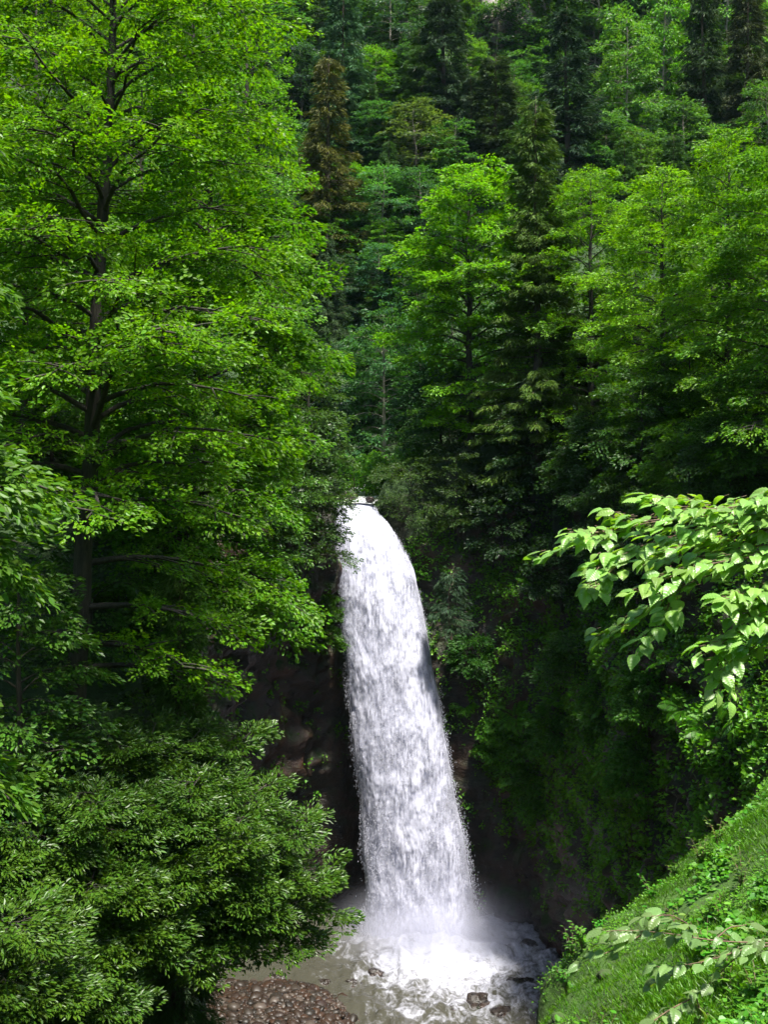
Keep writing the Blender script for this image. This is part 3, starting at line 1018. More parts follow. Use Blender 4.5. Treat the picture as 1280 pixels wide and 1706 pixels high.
# --- near tree whose boughs hang into the left edge
base = np.array([-4.4, 9.0, hz(-4.4, 9.0)])
T = np.array([[0, 0, -.3], [.1, 0, 4], [.15, 0, 8], [.1, 0, 13]])
bo = []
rr = np.random.default_rng(3)
for z, n, R in ((CZ + 3.3, 5, 1.3), (CZ + 2.2, 4, 1.25), (CZ + 1.2, 5, 1.5), (CZ + .6, 6, 1.85), (CZ - .1, 5, 1.6), (CZ - 1.3, 3, 1.4), (CZ - 1.9, 4, 1.5)):
    for k in range(n):
        bo.append(((z - base[2]) / 13.3, rr.uniform(-.9, .9), R * rr.uniform(.5, .8), rr.uniform(.0, .35)))
envN = ENV([0, 1], [1.7, 1.7])
plant('alder_tree', 'near tree at the left edge with big loose boughs of larger leaves', 'tree', base,
      grow(80, T, .13, .03, envN, bough=bo, nsub=9, sub=.4, spray=.42, tilt=.3, droop=.35), 30, .085, T_hex(.52), M_leaf, (.06, .15, .012))


# ------------------------------------------------------------------ conifers
def grow_spruce(seed, Ht, R, whorl=.42, nb=7, low=.06, dr=.35, taper=.85, spray=.5, r0=None, gap=0.0, sparse_top=False):
    rng = np.random.default_rng(seed)
    tr = Tubes()
    r0 = r0 or .011 * Ht + .03
    tr.add([[0, 0, -.4], [rng.normal(0, .05), rng.normal(0, .05), Ht * .35], [rng.normal(0, .05), rng.normal(0, .05), Ht * .7], [0, 0, Ht]], [r0 * 1.2, r0 * .8, r0 * .4, .012], 7)
    sp = Sprays(rng)
    z = Ht * low
    while z < Ht * .985:
        f = z / Ht
        rad = R * (1 - f) ** taper * rng.uniform(.75, 1.12) + .12
        if f < .15:
            rad *= .7 + f * 2
        for b in range(nb):
            if rng.random() < gap:
                continue
            az = rng.uniform(0, 2 * PI)
            L = rad * rng.uniform(.65, 1.12)
            m = 5
            t = np.linspace(0, 1, m)
            up = ip(f, [0, .5, 1], [-.05, .1, .55])
            pts = np.stack([np.cos(az) * L * t, np.sin(az) * L * t, z + rng.normal(0, .08) + L * (up * t - dr * 1.3 * t * t * (1 - f) + dr * .6 * t ** 3)], -1)
            tr.add(pts, max(.006, .012 * L) * (1 - .8 * t) + .003, 4)
            n = max(2, int(L / (spray * .34)))
            for j in range(n):
                tj = .15 + .85 * (j + rng.random()) / n
                q = np.array([ip(tj, t, pts[:, k]) for k in range(3)])
                d = rot_z(np.array([math.cos(az), math.sin(az), -.15]), rng.choice([-1, 1]) * rng.uniform(.1, .9))
                d[2] -= rng.uniform(0, .45)
                sp.add(q, d, UP + rng.normal(0, .35, 3) + np.array([math.cos(az), math.sin(az), 0]) * .3, spray * (.65 + .5 * (1 - tj)) * rng.uniform(.7, 1.2))
        z += whorl * rng.uniform(.75, 1.25) * (1.0 - .35 * f)
    return tr, [], sp


NEED = T_quad(.17)
# the spruce beside the maple
b = P(893, 800, 42)
b[2] = min(b[2], hz(b[0], b[1]))
top = P(882, 160, 42)
plant('spruce_tree', 'dark brownish spruce between the maple and the right bank alders', 'tree', b,
      grow_spruce(90, top[2] - b[2], 2.8, .42, 8, .04, .35, .95, .5, gap=.2), 40, .22, NEED, M_needle, (.065, .13, .014), M_bark_red, thick=.1)
# young spruce under the second alder
b = P(300, 1200, 18.5)
g = hz(b[0], b[1])
b[2] = min(g, b[2])
top = P(290, 930, 18.5)
plant('young_spruce', 'small soft green young spruce in front of the second alder', 'tree', b,
      grow_spruce(91, top[2] - b[2], .85, .2, 7, .05, .5, .7, .32), 40, .11, T_quad(.12), M_needle, (.06, .14, .02), M_bark_red, thick=.1)
b = P(752, 1010, 39.3)
plant('young_spruce', 'small bluish spruce sapling jutting from the cliff beside the white water', 'tree', b + np.array([0, 0, -.8]),
      grow_spruce(92, 2.0, .8, .25, 6, .1, .3, .6, .4), 30, .16, NEED, M_needle, (.03, .07, .03), M_bark_red)

# prototypes for the far slope
pr_spr = [plant('spruce_tree', 'x', 'tree', (0, 0, 0), grow_spruce(100 + i, 12, R, .4, 8, .05, dr, tp, .62, gap=gp), 24, .30, T_quad(.17), M_needle, SPRUCE, M_bark_red, thick=.12)
          for i, (R, dr, tp, gp) in enumerate([(2.5, .4, .95, .12), (2.1, .5, .85, .12), (3.0, .35, 1.05, .18), (2.6, .5, 1.15, .4)])]


def proto_broad(seed, Ht, R, low, K=20, leafL=.25, spray=.95, nl=40, tilt=.35):
    T = np.array([[0, 0, -.5], [.15, .1, Ht * .4], [-.1, 0, Ht * .75], [0, 0, Ht * .95]])
    en = ENV([0, low, .4, .7, 1], [.6 * R, .8 * R, R, .8 * R, .25 * R], .2, seed)
    return plant('broadleaf_tree', 'x', 'tree', (0, 0, 0), grow(seed, T, .14, .02, en, low, nl, (.1, .8), .28, 8, .42, spray, tilt, split=False), K, leafL, Q5, M_leaf, TEAL, M_bark_pale)


pr_brd = [proto_broad(200, 10, 3.0, .12), proto_broad(201, 10, 2.6, .2), proto_broad(202, 10, 3.4, .08)]
pr_shr = []
for i in range(2):
    en = ENV([0, .5, 1], [2.0, 1.8, .9], .2, i)
    pr_shr.append(plant('hillside_shrub', 'x', 'shrub', (0, 0, 0), grow(210 + i, [[0, 0, -.3], [.1, 0, 1.2], [0, .1, 2.4]], .07, .02, en, .05, 30, (.2, .9), .2, 7, .45, .8, .3, split=False),
                        22, .24, Q5, M_leaf, TEAL))
PROTO_H = {'spruce': 12.0, 'broad': 10.0, 'shrub': 3.0}
PROTO_R = {'spruce': [2.4, 2.0, 2.9, 2.5], 'broad': [3.1, 2.8, 3.5], 'shrub': [2.3, 2.3]}
protos = {'spruce': pr_spr, 'broad': pr_brd, 'shrub': pr_shr}
hrng = np.random.default_rng(99)
USED = []


def hill(kind, var, px, ytop, ybase, halfw, colr, label, group=None, Y=None):
    if Y is None:
        b = hit(px, ybase)
    else:
        b = P(px, ybase, Y)
    s = max(.25, ((ybase - ytop) / F * b[1]) / PROTO_H[kind])
    sw = max(.2, (halfw / F * b[1]) / PROTO_R[kind][var])
    USED.append((px, (ytop + ybase) / 2, halfw, (ybase - ytop) / 2))
    return dup(protos[kind][var], (b[0], b[1], b[2] - .2), (sw, sw, s), hrng.uniform(0, 6.28), label, group, colr)


G, BL = 'forest trees on the far slope', (.018, .05, .022)
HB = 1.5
HILL = [
    ('spruce', 3, 548, 88, 440, 84, SPRUCE_BROWN, 'brown-tinged spruce with bare top on the slope above the stream gap'),
    ('spruce', 1, 572, -40, 285, 62, SPRUCE_BLUE, 'tall blue-green spruce at the top, directly behind the brown spruce'),
    ('spruce', 2, 545, 385, 660, 60, (.026, .055, .018), 'dull green spruce below the brown spruce, beside the alders'),
    ('spruce', 1, 826, 85, 330, 66, (.026, .05, .016), 'grey-trunked spruce under the pale rock outcrop'),
    ('spruce', 0, 738, -60, 250, 72, (.018, .042, .016), 'dark spruce at the top left of the pale rock'),
    ('spruce', 2, 945, 5, 330, 98, (.016, .042, .018), 'broad very dark spruce behind the spruce beside the maple'),
    ('spruce', 1, 1172, -70, 300, 56, (.018, .042, .010), 'left one of two slender dark spruces at the upper right'),
    ('spruce', 1, 1247, -40, 300, 58, (.026, .04, .010), 'right one of two slender dark spruces at the upper right'),
    ('broad', 1, 1108, -80, 240, 46, (.06, .17, .01), 'yellow-green airy tree left of the two slender spruces'),
    ('broad', 0, 1045, 10, 280, 62, (.05, .13, .022), 'light green tree between the broad dark spruce and the airy tree'),
    ('broad', 1, 905, -90, 120, 85, (.03, .08, .03), 'tree at the top edge right of the pale rock'),
    ('broad', 2, 1000, -110, 120, 80, (.03, .085, .028), 'tree at the top edge above the broad dark spruce'),
    ('broad', 0, 1215, -120, 150, 80, (.06, .15, .02), 'bright tree behind the two slender spruces'),
    ('shrub', 0, 1090, 185, 255, 48, (.07, .19, .012), 'bright yellow-green shrub under the airy tree'),
    ('shrub', 1, 1040, 215, 290, 52, (.06, .11, .016), 'olive shrub above the bright right bank alders'),
    ('broad', 2, 640, 270, 420, 62, TEAL, 'bluish tiered tree right of the brown spruce'),
    ('broad', 0, 690, 165, 300, 68, (.04, .07, .026), 'greyish olive tree in the middle of the far slope'),
    ('broad', 1, 630, 400, 545, 50, (.024, .078, .036), 'blue-green tree right of the dull green spruce'),
    ('broad', 2, 700, 270, 420, 60, (.022, .07, .024), 'dark green tree behind the maple left side'),
    ('broad', 0, 760, 195, 330, 52, (.03, .09, .022), 'tree below the grey-trunked spruce, on its left'),
    ('broad', 1, 628, 165, 290, 52, (.024, .075, .03), 'blue-green tree right of the tall blue-green spruce'),
    ('broad', 2, 650, -30, 130, 62, (.018, .05, .028), 'dark bluish tree at the top, right of the tall blue-green spruce'),
    ('broad', 0, 460, -50, 110, 70, (.035, .075, .026), 'dark tree at the top edge right of the narrow pale green tree'),
    ('broad', 1, 500, 70, 215, 55, (.014, .036, .03), 'tree painted dark blue for the shade in the hollow left of the brown spruce'),  # leaf colour darkened and blued to carry the shade of the gap
    ('broad', 2, 478, 215, 330, 45, (.03, .09, .034), 'light bluish tree by the dead trunk'),
    ('shrub', 0, 590, 290, 380, 42, (.026, .08, .034), 'bluish shrub at the brown spruce right side'),
    ('shrub', 1, 665, 420, 520, 50, (.018, .055, .028), 'dark shrub left of the maple'),
    ('shrub', 0, 610, 470, 540, 45, (.024, .075, .036), 'bluish shrub above the tree in the dark gap'),
    ('broad', 1, 690, 70, 200, 50, (.02, .056, .024), 'dark tree below the bluish tree at the top'),
    ('spruce', 1, 675, -60, 90, 36, (.022, .04, .02), 'small spruce among the dark trees at the top middle'),
    ('shrub', 1, 735, 250, 330, 50, (.04, .11, .02), 'light green shrub left of the tree under the grey-trunked spruce'),
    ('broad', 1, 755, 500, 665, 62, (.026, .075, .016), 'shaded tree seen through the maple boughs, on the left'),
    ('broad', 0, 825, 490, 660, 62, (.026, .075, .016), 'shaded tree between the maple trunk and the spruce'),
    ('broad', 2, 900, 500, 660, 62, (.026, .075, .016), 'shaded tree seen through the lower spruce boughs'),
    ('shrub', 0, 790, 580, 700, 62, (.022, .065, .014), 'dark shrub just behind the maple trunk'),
    ('broad', 0, 880, 190, 330, 60, (.022, .062, .02), 'dark tree between the grey-trunked spruce and the broad dark spruce'),
    ('broad', 2, 870, 40, 150, 52, (.035, .1, .024), 'light tree right below the pale rock'),
    ('broad', 0, 1010, 190, 320, 60, (.03, .085, .022), 'tree behind the leftmost right bank alder'),
    ('broad', 1, 1140, 160, 330, 60, (.03, .08, .02), 'shaded tree at the foot of the slender spruces'),
    ('broad', 2, 1280, 120, 330, 70, (.03, .08, .02), 'shaded tree at the right edge behind the alders'),
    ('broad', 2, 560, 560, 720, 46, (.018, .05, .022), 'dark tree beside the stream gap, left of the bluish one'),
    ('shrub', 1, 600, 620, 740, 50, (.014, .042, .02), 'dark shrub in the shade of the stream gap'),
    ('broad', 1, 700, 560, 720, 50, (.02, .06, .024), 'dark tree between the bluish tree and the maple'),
    ('broad', 0, 520, 480, 640, 50, (.03, .085, .024), 'tree beside the dull green spruce foot'),
    ('spruce', 0, 785, 120, 320, 46, (.018, .042, .016), 'small dark spruce left of the grey-trunked spruce'),
    ('spruce', 2, 430, 40, 260, 50, (.024, .055, .016), 'spruce hidden behind the narrow pale green tree'),
]
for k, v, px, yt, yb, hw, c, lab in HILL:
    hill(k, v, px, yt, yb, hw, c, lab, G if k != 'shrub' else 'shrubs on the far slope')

# fill between them: trees nobody could tell apart
fr = np.random.default_rng(5)
FL = 'one of the crowded dark trees filling the far slope between the named ones'
FLs = 'small dark shrub in the undergrowth of the far slope'
for row in range(-160, 700, 60):
    for px in range(-20, 1330, 72):
        qx, qy = px + fr.uniform(-25, 25), row + fr.uniform(-20, 20)
        if 805 < qx < 870 and -40 < qy < 100:
            continue
        if (qy > 430 and qx > 730) or (qx < 420 and qy > 480):
            continue
        kind = fr.choice(['spruce', 'broad', 'shrub', 'broad'], p=[.2, .3, .3, .2])
        vv = int(fr.integers(0, len(protos[kind])))
        hgt = {'spruce': 150, 'broad': 115, 'shrub': 60}[kind] * fr.uniform(.75, 1.2)
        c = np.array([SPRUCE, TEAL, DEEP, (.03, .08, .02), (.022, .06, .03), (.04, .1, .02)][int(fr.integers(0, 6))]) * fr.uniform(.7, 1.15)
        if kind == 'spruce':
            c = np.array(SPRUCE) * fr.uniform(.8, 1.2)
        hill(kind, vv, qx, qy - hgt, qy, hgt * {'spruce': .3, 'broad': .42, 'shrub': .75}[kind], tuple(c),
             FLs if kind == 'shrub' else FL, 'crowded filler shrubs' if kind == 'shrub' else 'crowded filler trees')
for k in protos:
    for o in protos[k]:
        for ch in list(o.children):
            bpy.data.objects.remove(ch)
        bpy.data.objects.remove(o)


# undergrowth over the hill soil
def undergrowth():
    r = np.random.default_rng(44)
    n = 5200
    px = r.uniform(-150, 1430, n * 2)
    Y = r.uniform(44, 125, n * 2)
    x = (px - 640) / F * Y
    xl, xr = ip(Y, YL, XL), ip(Y, YR, XR)
    ok = (x < xl - .2) | (x > xr + .2) | (Y > 58)
    x, Y = x[ok][:n], Y[ok][:n]
    x2 = np.concatenate([r.uniform(-13, -3.5, 900), r.uniform(7, 14, 900)])
    Y2 = np.concatenate([r.uniform(13, 44, 900), r.uniform(20, 44, 900)])
    ok = (x2 < ip(Y2, YL, XL)) | (x2 > ip(Y2, YR, XR))
    x, Y = np.concatenate([x, x2[ok]]), np.concatenate([Y, Y2[ok]])
    z = H(x, Y)
    sp = Sprays(r)
    for i in range(len(x)):
        a = r.uniform(0, 6.28)
        sp.add(np.array([x[i], Y[i], z[i] + r.uniform(.1, .7)]), np.array([math.cos(a), math.sin(a), .1]), UP + r.normal(0, .3, 3) + np.array([0, -.5, 0]), (.5 + Y[i] / 90) * r.uniform(.7, 1.2))
    Pn, D, N, L = sp.expand(14, .2)
    L = L * np.clip(Pn[:, 1] / 80, .5, 1.3)
    o = link('undergrowth', leaves_mesh('undergrowth', Pn, D, N, L, Q5, M_leaf))
    o.color = (.022, .06, .018, 1)
    tag(o, 'low dark undergrowth covering the forest floor', 'undergrowth', kind='stuff')


undergrowth()

# dead trunk and the pale outcrop
b = hit(462, 330)
dead = Tubes()
hh = 125 / F * b[1]
dead.add([[0, 0, -.4], [.05, 0, hh * .5], [.02, .03, hh]], [.13, .10, .04], 8)
for k in range(7):
    z = hh * (.35 + .09 * k)
    a = k * 2.4
    dead.add([[.04, 0, z], [.04 + .35 * math.cos(a), .35 * math.sin(a), z + .12], [.04 + .6 * math.cos(a), .6 * math.sin(a), z + .1]], [.03, .018, .006], 5)
o = link('dead_tree', dead.mesh('dead_tree', M_bark_pale), None, tuple(b))
tag(o, 'pale bare dead trunk standing on the slope left of the brown spruce', 'tree')
for i, (px, yb, yt, lab) in enumerate([(700, 55, -5, 'bare pale trunk at the top, left of the dark spruce'), (665, 50, 0, 'thin bare trunk at the top middle'),
                                        (1088, 190, 120, 'bare grey trunk under the airy yellow-green tree'), (488, 345, 295, 'short broken trunk at the brown spruce foot')]):
    b = hit(px, yb)
    t = Tubes()
    hh = (yb - yt) / F * b[1]
    t.add([[0, 0, -.3], [.06 * (i - 1), 0, hh * .6], [.1 * (i - 1), .05, hh]], [.11, .09, .05], 7)
    t.add([[.06 * (i - 1), 0, hh * .6], [.3, .1, hh * .75], [.5, .1, hh * .8]], [.04, .025, .008], 5)
    tag(link('dead_tree', t.mesh('dead_tree', M_bark_pale), None, tuple(b)), lab, 'tree', 'bare trunks on the slope')


def rock(name, seed, size, loc, mat, sub=4, label=None, cat='rock', group=None, rough=.35):
    import bmesh
    bm = bmesh.new()
    bmesh.ops.create_icosphere(bm, subdivisions=sub, radius=1)
    V = np.array([v.co[:] for v in bm.verts])
    n = V.copy()
    d = (fbm(V * 1.3 + seed * 3.7, 4, seed) - .5) * 2 * rough + .25 * (np.round(fbm(V * 1.1 + seed, 2, seed + 5) * 6) / 6 - .5)
    V = n * (1 + d)[:, None] * np.array(size)
    for v, c in zip(bm.verts, V):
        v.co = c
    me = bpy.data.meshes.new(name)
    bm.to_mesh(me)
    bm.free()
    me.polygons.foreach_set('use_smooth', np.ones(len(me.polygons), bool))
    me.materials.append(mat)
    o = link(name, me, None, tuple(loc))
    if label:
        tag(o, label, cat, group)
    return o


b = hit(834, 75)
rock('rock_outcrop', 3, (2.3, 1.8, 3.6), b + np.array([.2, -1.6, .9]), M_pale_rock, 5, 'pale bare rock outcrop near the top of the slope', 'rock', rough=.5)
# gnarled tree with one bent bough in front of the outcrop
b = hit(790, 110)
s = b[1] / F
T = [[0, 0, -.4], [.3, 0, 45 * s], [40 * s, -.2, 85 * s], [105 * s, -.3, 115 * s]]
plant('gnarled_tree', 'gnarled tree bending its dark bough across the pale rock', 'tree', b,
      grow(95, T, .2, .05, ENV([0, 1], [1.4, 2.0]), .5, 16, (.2, .5), .2, 6, .42, .7, .3, split=False), 20, .2, Q5, M_leaf, (.045, .13, .02))

# ------------------------------------------------------------------ waterfall
FR = np.array([834, 838, 852, 870, 900, 950, 1000, 1100, 1200, 1300, 1400, 1500, 1560, 1620], float)
FLx = np.array([561, 557, 554, 553, 555, 561, 565, 573, 582, 593, 602, 606, 602, 598], float)
FRx = np.array([618, 622, 629, 649, 668, 692, 703, 724, 740, 758, 777, 793, 797, 800], float)
FY = np.array([43.6, 42.6, 42.0, 41.6, 41.15, 40.7, 40.35, 39.85, 39.45, 39.15, 38.9, 38.7, 38.6, 38.5])
FZ = CZ + (HR - FR) / F * FY
FXL = (FLx - 640) / F * FY
FXR = (FRx - 640) / F * FY


def fall_sheet(name, mat, nu, nv, depth, amp, seed, parent, grow_w=1.0):
    d = np.concatenate([[0], np.cumsum(np.hypot(np.diff(FY), np.diff(FZ)))])
    s = np.linspace(0, d[-1], nv)
    y, z, xl, xr = (ip(s, d, a) for a in (FY, FZ, FXL, FXR))
    for a in (y, xl, xr):
        k = max(3, nv // 50)
        a[:] = np.convolve(np.pad(a, (k, k), mode='edge'), np.hanning(2 * k + 1) / np.hanning(2 * k + 1).sum(), 'valid')
    u = np.linspace(-1, 1, nu)
    c, hw = (xl + xr) / 2, (xr - xl) / 2 * grow_w
    rag = (fbm(np.stack([s * .8, np.full(nv, seed * 1.0), np.zeros(nv)], -1), 4, seed) - .5) * .18
    X = c[:, None] + (hw + rag)[:, None] * u[None]
    bulge = np.sqrt(np.clip(1 - u ** 2, 0, 1))[None] * hw[:, None] * .5
    Y = y[:, None] - depth - bulge + .35
    Z = np.repeat(z[:, None], nu, 1)
    S = np.repeat(s[:, None], nu, 1)
    q = np.stack([X.ravel(), S.ravel() * .38, np.full(X.size, seed * 7.0)], -1)
    w = ip(s, [0, .8, 4, d[-1]], [.12, .35, .8, 1.1])[:, None]
    disp = ((fbm(q * 1.3, 4, seed, .55) - .5) * 1.0).reshape(X.shape) + ((fbm(q * np.array([5, 5, 1.0]), 3, seed + 3, .6) - .5) * .42).reshape(X.shape)
    Y = Y - disp * amp * w
    Z = Z - disp * amp * .25 * w
    Z = np.maximum(Z, -.15)
    Pg = np.stack([X, Y, Z], -1)
    me = grid_mesh(name, Pg, mat, True, np.stack([X, -S], -1))
    at = me.attributes.new('rel', 'FLOAT_VECTOR', 'POINT')
    rel = np.stack([np.repeat(u[None], nv, 0), S / d[-1], np.zeros_like(S)], -1).astype(np.float32)
    at.data.foreach_set('vector', rel.ravel())
    return link(name, me, parent), Pg


wf = thing('waterfall', 'tall white waterfall plunging from the narrow rock lip into the pool', 'waterfall', (0, 0, 0))
wf['kind'] = 'structure'
fall_sheet('water_sheet', fall_mat('rear_water', .26, .44, 1, .0, (.5, .51, .6)), 70, 420, -.28, .3, 3, wf, .95)
_, PG1 = fall_sheet('water_sheet', fall_mat('mid_froth', .37, .52, 5, .05), 100, 620, .0, .38, 5, wf, .95)
_, PG2 = fall_sheet('water_sheet', fall_mat('front_froth', .42, .56, 9, .07), 120, 700, .24, .42, 8, wf, .92)


def droplets():
    r = np.random.default_rng(77)
    a, b = PG1.shape[:2]
    n = 70000
    i = (a * r.random(n) ** .8).astype(int)
    u = np.clip(r.normal(0, .62, n), -1.6, 1.6)
    u = np.where(np.abs(u) > 1.0, r.uniform(-1, 1, n), u)
    edge = r.random(n) < .36
    u = np.where(edge, np.sign(r.random(n) - .5) * (.94 + r.normal(0, .045, n) + np.abs(r.normal(0, .06, n)) * (.2 + i / a)), u)
    j = np.clip(((u + 1) / 2 * (b - 1)), 0, b - 1).astype(int)
    p = PG1[np.clip(i, 0, a - 1), j].copy()
    w = (PG1[i, -1, 0] - PG1[i, 0, 0]) / 2
    p[:, 0] += (u - np.clip(u, -1, 1)) * w
    off = np.abs(r.normal(0, .3, n)) * (.25 + i / a)
    p[:, 1] -= off * (1 - .6 * edge)
    cl = fbm(np.stack([p[:, 0] * 1.6, p[:, 2] * .55, p[:, 1]], -1), 3, 91)
    k = (cl > .44) & (p[:, 2] > -.1)
    p = p[k]
    n = len(p)
    f = i[k] / a
    L = r.uniform(.025, .075, n) * (.6 + .7 * f)
    D = np.stack([r.normal(.03, .06, n), r.normal(-.08, .06, n), -np.ones(n)], -1)
    N = np.stack([r.normal(0, 1, n), -np.ones(n), r.normal(0, .3, n)], -1)
    tv = np.array([[0, 0, 0], [.5, -.15, 0], [.5, .1, .12], [.5, .1, -.12], [1, 0, 0]])
    tf = np.array([[0, 1, 2], [0, 2, 3], [0, 3, 1], [4, 2, 1], [4, 3, 2], [4, 1, 3]])
    o = link('spray', leaves_mesh('spray', p, D, N, L, (tv, tf), drop_mat(), True), wf)
    o['kind'] = 'stuff'


droplets()


# ------------------------------------------------------------------ water of the pool and the stream
def build_water():
    xs = np.arange(-7, 9.5, .07)
    ys = np.arange(6, 42, .1)
    X, Y = np.meshgrid(xs, ys)
    q = np.stack([X.ravel(), Y.ravel() * .75, np.zeros(X.size)], -1)
    d = np.hypot((X - FALL[0]) * .9, (Y - FALL[1]))
    turb = np.clip(1.25 - d / 7.5, 0, 1) + .75 * np.clip((X + 1.6) / 2, 0, 1) * (Y < 38)
    turb = np.clip(turb, .06, 1.1)
    n1 = ((fbm(q * .9, 4, 111, .55, True) - .55)).reshape(X.shape)
    n2 = ((fbm(q * 2.6, 3, 121, .6, True) - .55)).reshape(X.shape)
    Z = (.5 * n1 + .22 * n2) * turb + .55 * np.exp(-(d / 1.5) ** 2)
    o = link('water', grid_mesh('water', np.stack([X, Y, Z], -1), pool_mat()))
    tag(o, 'brown river water with white foam spreading from the fall', 'water', kind='structure')
    m, nt, N, L, out = new_mat('stream_water')
    tc = N.new('ShaderNodeTexCoord')
    nz = noise_n(nt, 4, 6, .7, mapping(nt, tc.outputs['Object'], (1.5, .6, 1)))
    bs = N.new('ShaderNodeBsdfPrincipled')
    L.new(mixrgb(nt, 'MIX', maprange(nt, nz, .4, .58), (.1, .1, .08), (.82, .83, .84)), bs.inputs['Base Color'])
    bs.inputs['Roughness'].default_value = .3
    L.new(bs.outputs[0], out.inputs[0])
    ys = np.arange(42.2, 60, .2)
    xs = np.linspace(0, 1, 24)
    X = ip(ys, YL, XL)[:, None] * (1 - xs[None]) + np.where(ys < 44, -.36 + .2 * np.clip(ys - 43, 0, 1), ip(ys, YR, XR))[:, None] * xs[None]
    Y = np.repeat(ys[:, None], 24, 1)
    q = np.stack([X.ravel() * 2, Y.ravel(), np.zeros(X.size)], -1)
    Z = ip(ys, [42.2, 43.2, 60], [15.3, 15.36, 16.3])[:, None] + (fbm(q, 3, 131).reshape(X.shape) - .5) * .22
    o = link('stream_water', grid_mesh('stream_water', np.stack([X, Y, Z], -1), m))
    tag(o, 'shallow stream running up to the lip of the waterfall', 'water', kind='structure')


build_water()


def build_gravel():
    r = np.random.default_rng(13)
    import bmesh
    bm = bmesh.new()
    bmesh.ops.create_icosphere(bm, subdivisions=2, radius=1)
    tv = np.array([v.co[:] for v in bm.verts])
    tf = np.array([[v.index for v in f.verts] for f in bm.faces])
    bm.free()
    n = 11000
    x = r.uniform(-6, -.3, n)
    Y = r.uniform(29, 36.2, n)
    edge = -.6 - .35 * np.clip(34 - Y, 0, 5)
    far = 35.5 - .55 * np.clip(x + 4.5, 0, 5) * .35 + (vnoise(np.stack([x * 1.2, Y * 0, Y * 0], -1), 3) - .5) * .8
    ok = (x < edge + r.normal(0, .35, n)) & (Y < far)
    x, Y = x[ok], Y[ok]
    n = len(x)
    s = r.gamma(2.0, .024, n) + .026
    z = H(x, Y) + s * .25 + .02
    z = np.maximum(z, -.02 + r.uniform(-.05, .03, n))
    V = np.zeros((n, len(tv), 3))
    ax = np.stack([r.uniform(.8, 1.35, n), r.uniform(.7, 1.1, n), r.uniform(.45, .75, n)], -1)
    ro = r.uniform(0, 6.28, n)
    loc = tv[None] * ax[:, None] * (1 + .28 * (vnoise((tv[None] * 1.4 + r.uniform(0, 50, (n, 1, 3))).reshape(-1, 3), 4).reshape(n, -1, 1) - .5) * 2)
    c, sn = np.cos(ro)[:, None], np.sin(ro)[:, None]
    V[:, :, 0] = loc[:, :, 0] * c - loc[:, :, 1] * sn
    V[:, :, 1] = loc[:, :, 0] * sn + loc[:, :, 1] * c
    tl = r.normal(0, .25, (n, 1))
    V[:, :, 2] = loc[:, :, 2] + loc[:, :, 0] * tl
    V = V * s[:, None, None] + np.stack([x, Y, z], -1)[:, None]
    Fc = (np.arange(n)[:, None, None] * len(tv) + tf[None]).reshape(-1, 3)
    o = link('gravel', mesh_from('gravel', V.reshape(-1, 3), [Fc], M_gravel, True))
    tag(o, 'wet red-brown river gravel bar by the pool', 'gravel', kind='stuff')


build_gravel()
for i, (px, py, w, h, lab) in enumerate([
        (866, 1640, 24, 13, 'wet brown boulder in the rapids beside the grassy bank'),
        (800, 1672, 30, 13, 'broad low boulder washed by white water'),
        (748, 1690, 26, 12, 'low dark boulder in the rapids, left of the broad one'),
        (838, 1690, 22, 10, 'small boulder at the bottom edge of the rapids'),
        (588, 1640, 14, 9, 'dark stone at the tip of the gravel bar'),
        (540, 1641, 12, 8, 'stone on the water edge of the gravel bar, middle one'),
        (462, 1632, 14, 9, 'reddish stone at the back of the gravel bar'),
        (720, 1650, 18, 8, 'half drowned stone between foam and rapids'),
        (880, 1575, 20, 8, 'dark stone at the foot of the right cliff'),
        (625, 1622, 16, 7, 'stone breaking the foam left of the rapids')]):
    Y = CZ / ((py - HR) / F)
    s = Y / F
    rock('boulder', 20 + i, (w * s, w * s * .9, h * s * 1.3), P(px, py, Y) + np.array([0, 0, -h * s * .35]), M_boulder, 5, lab, 'rock', 'boulders in the river', rough=.6)
for i, (px, py, w, lab) in enumerate([(573, 826, 9, 'small brown rock at the lip, left one'), (590, 827, 8, 'small brown rock at the lip next to the left one'), (617, 832, 8, 'dark rock splitting the stream at the lip')]):
    Y = 42.7
    s = Y / F
    rock('boulder', 40 + i, (w * s, w * s, w * s * .7), P(px, py, Y), M_boulder, 3, lab, 'rock', 'rocks at the waterfall lip')


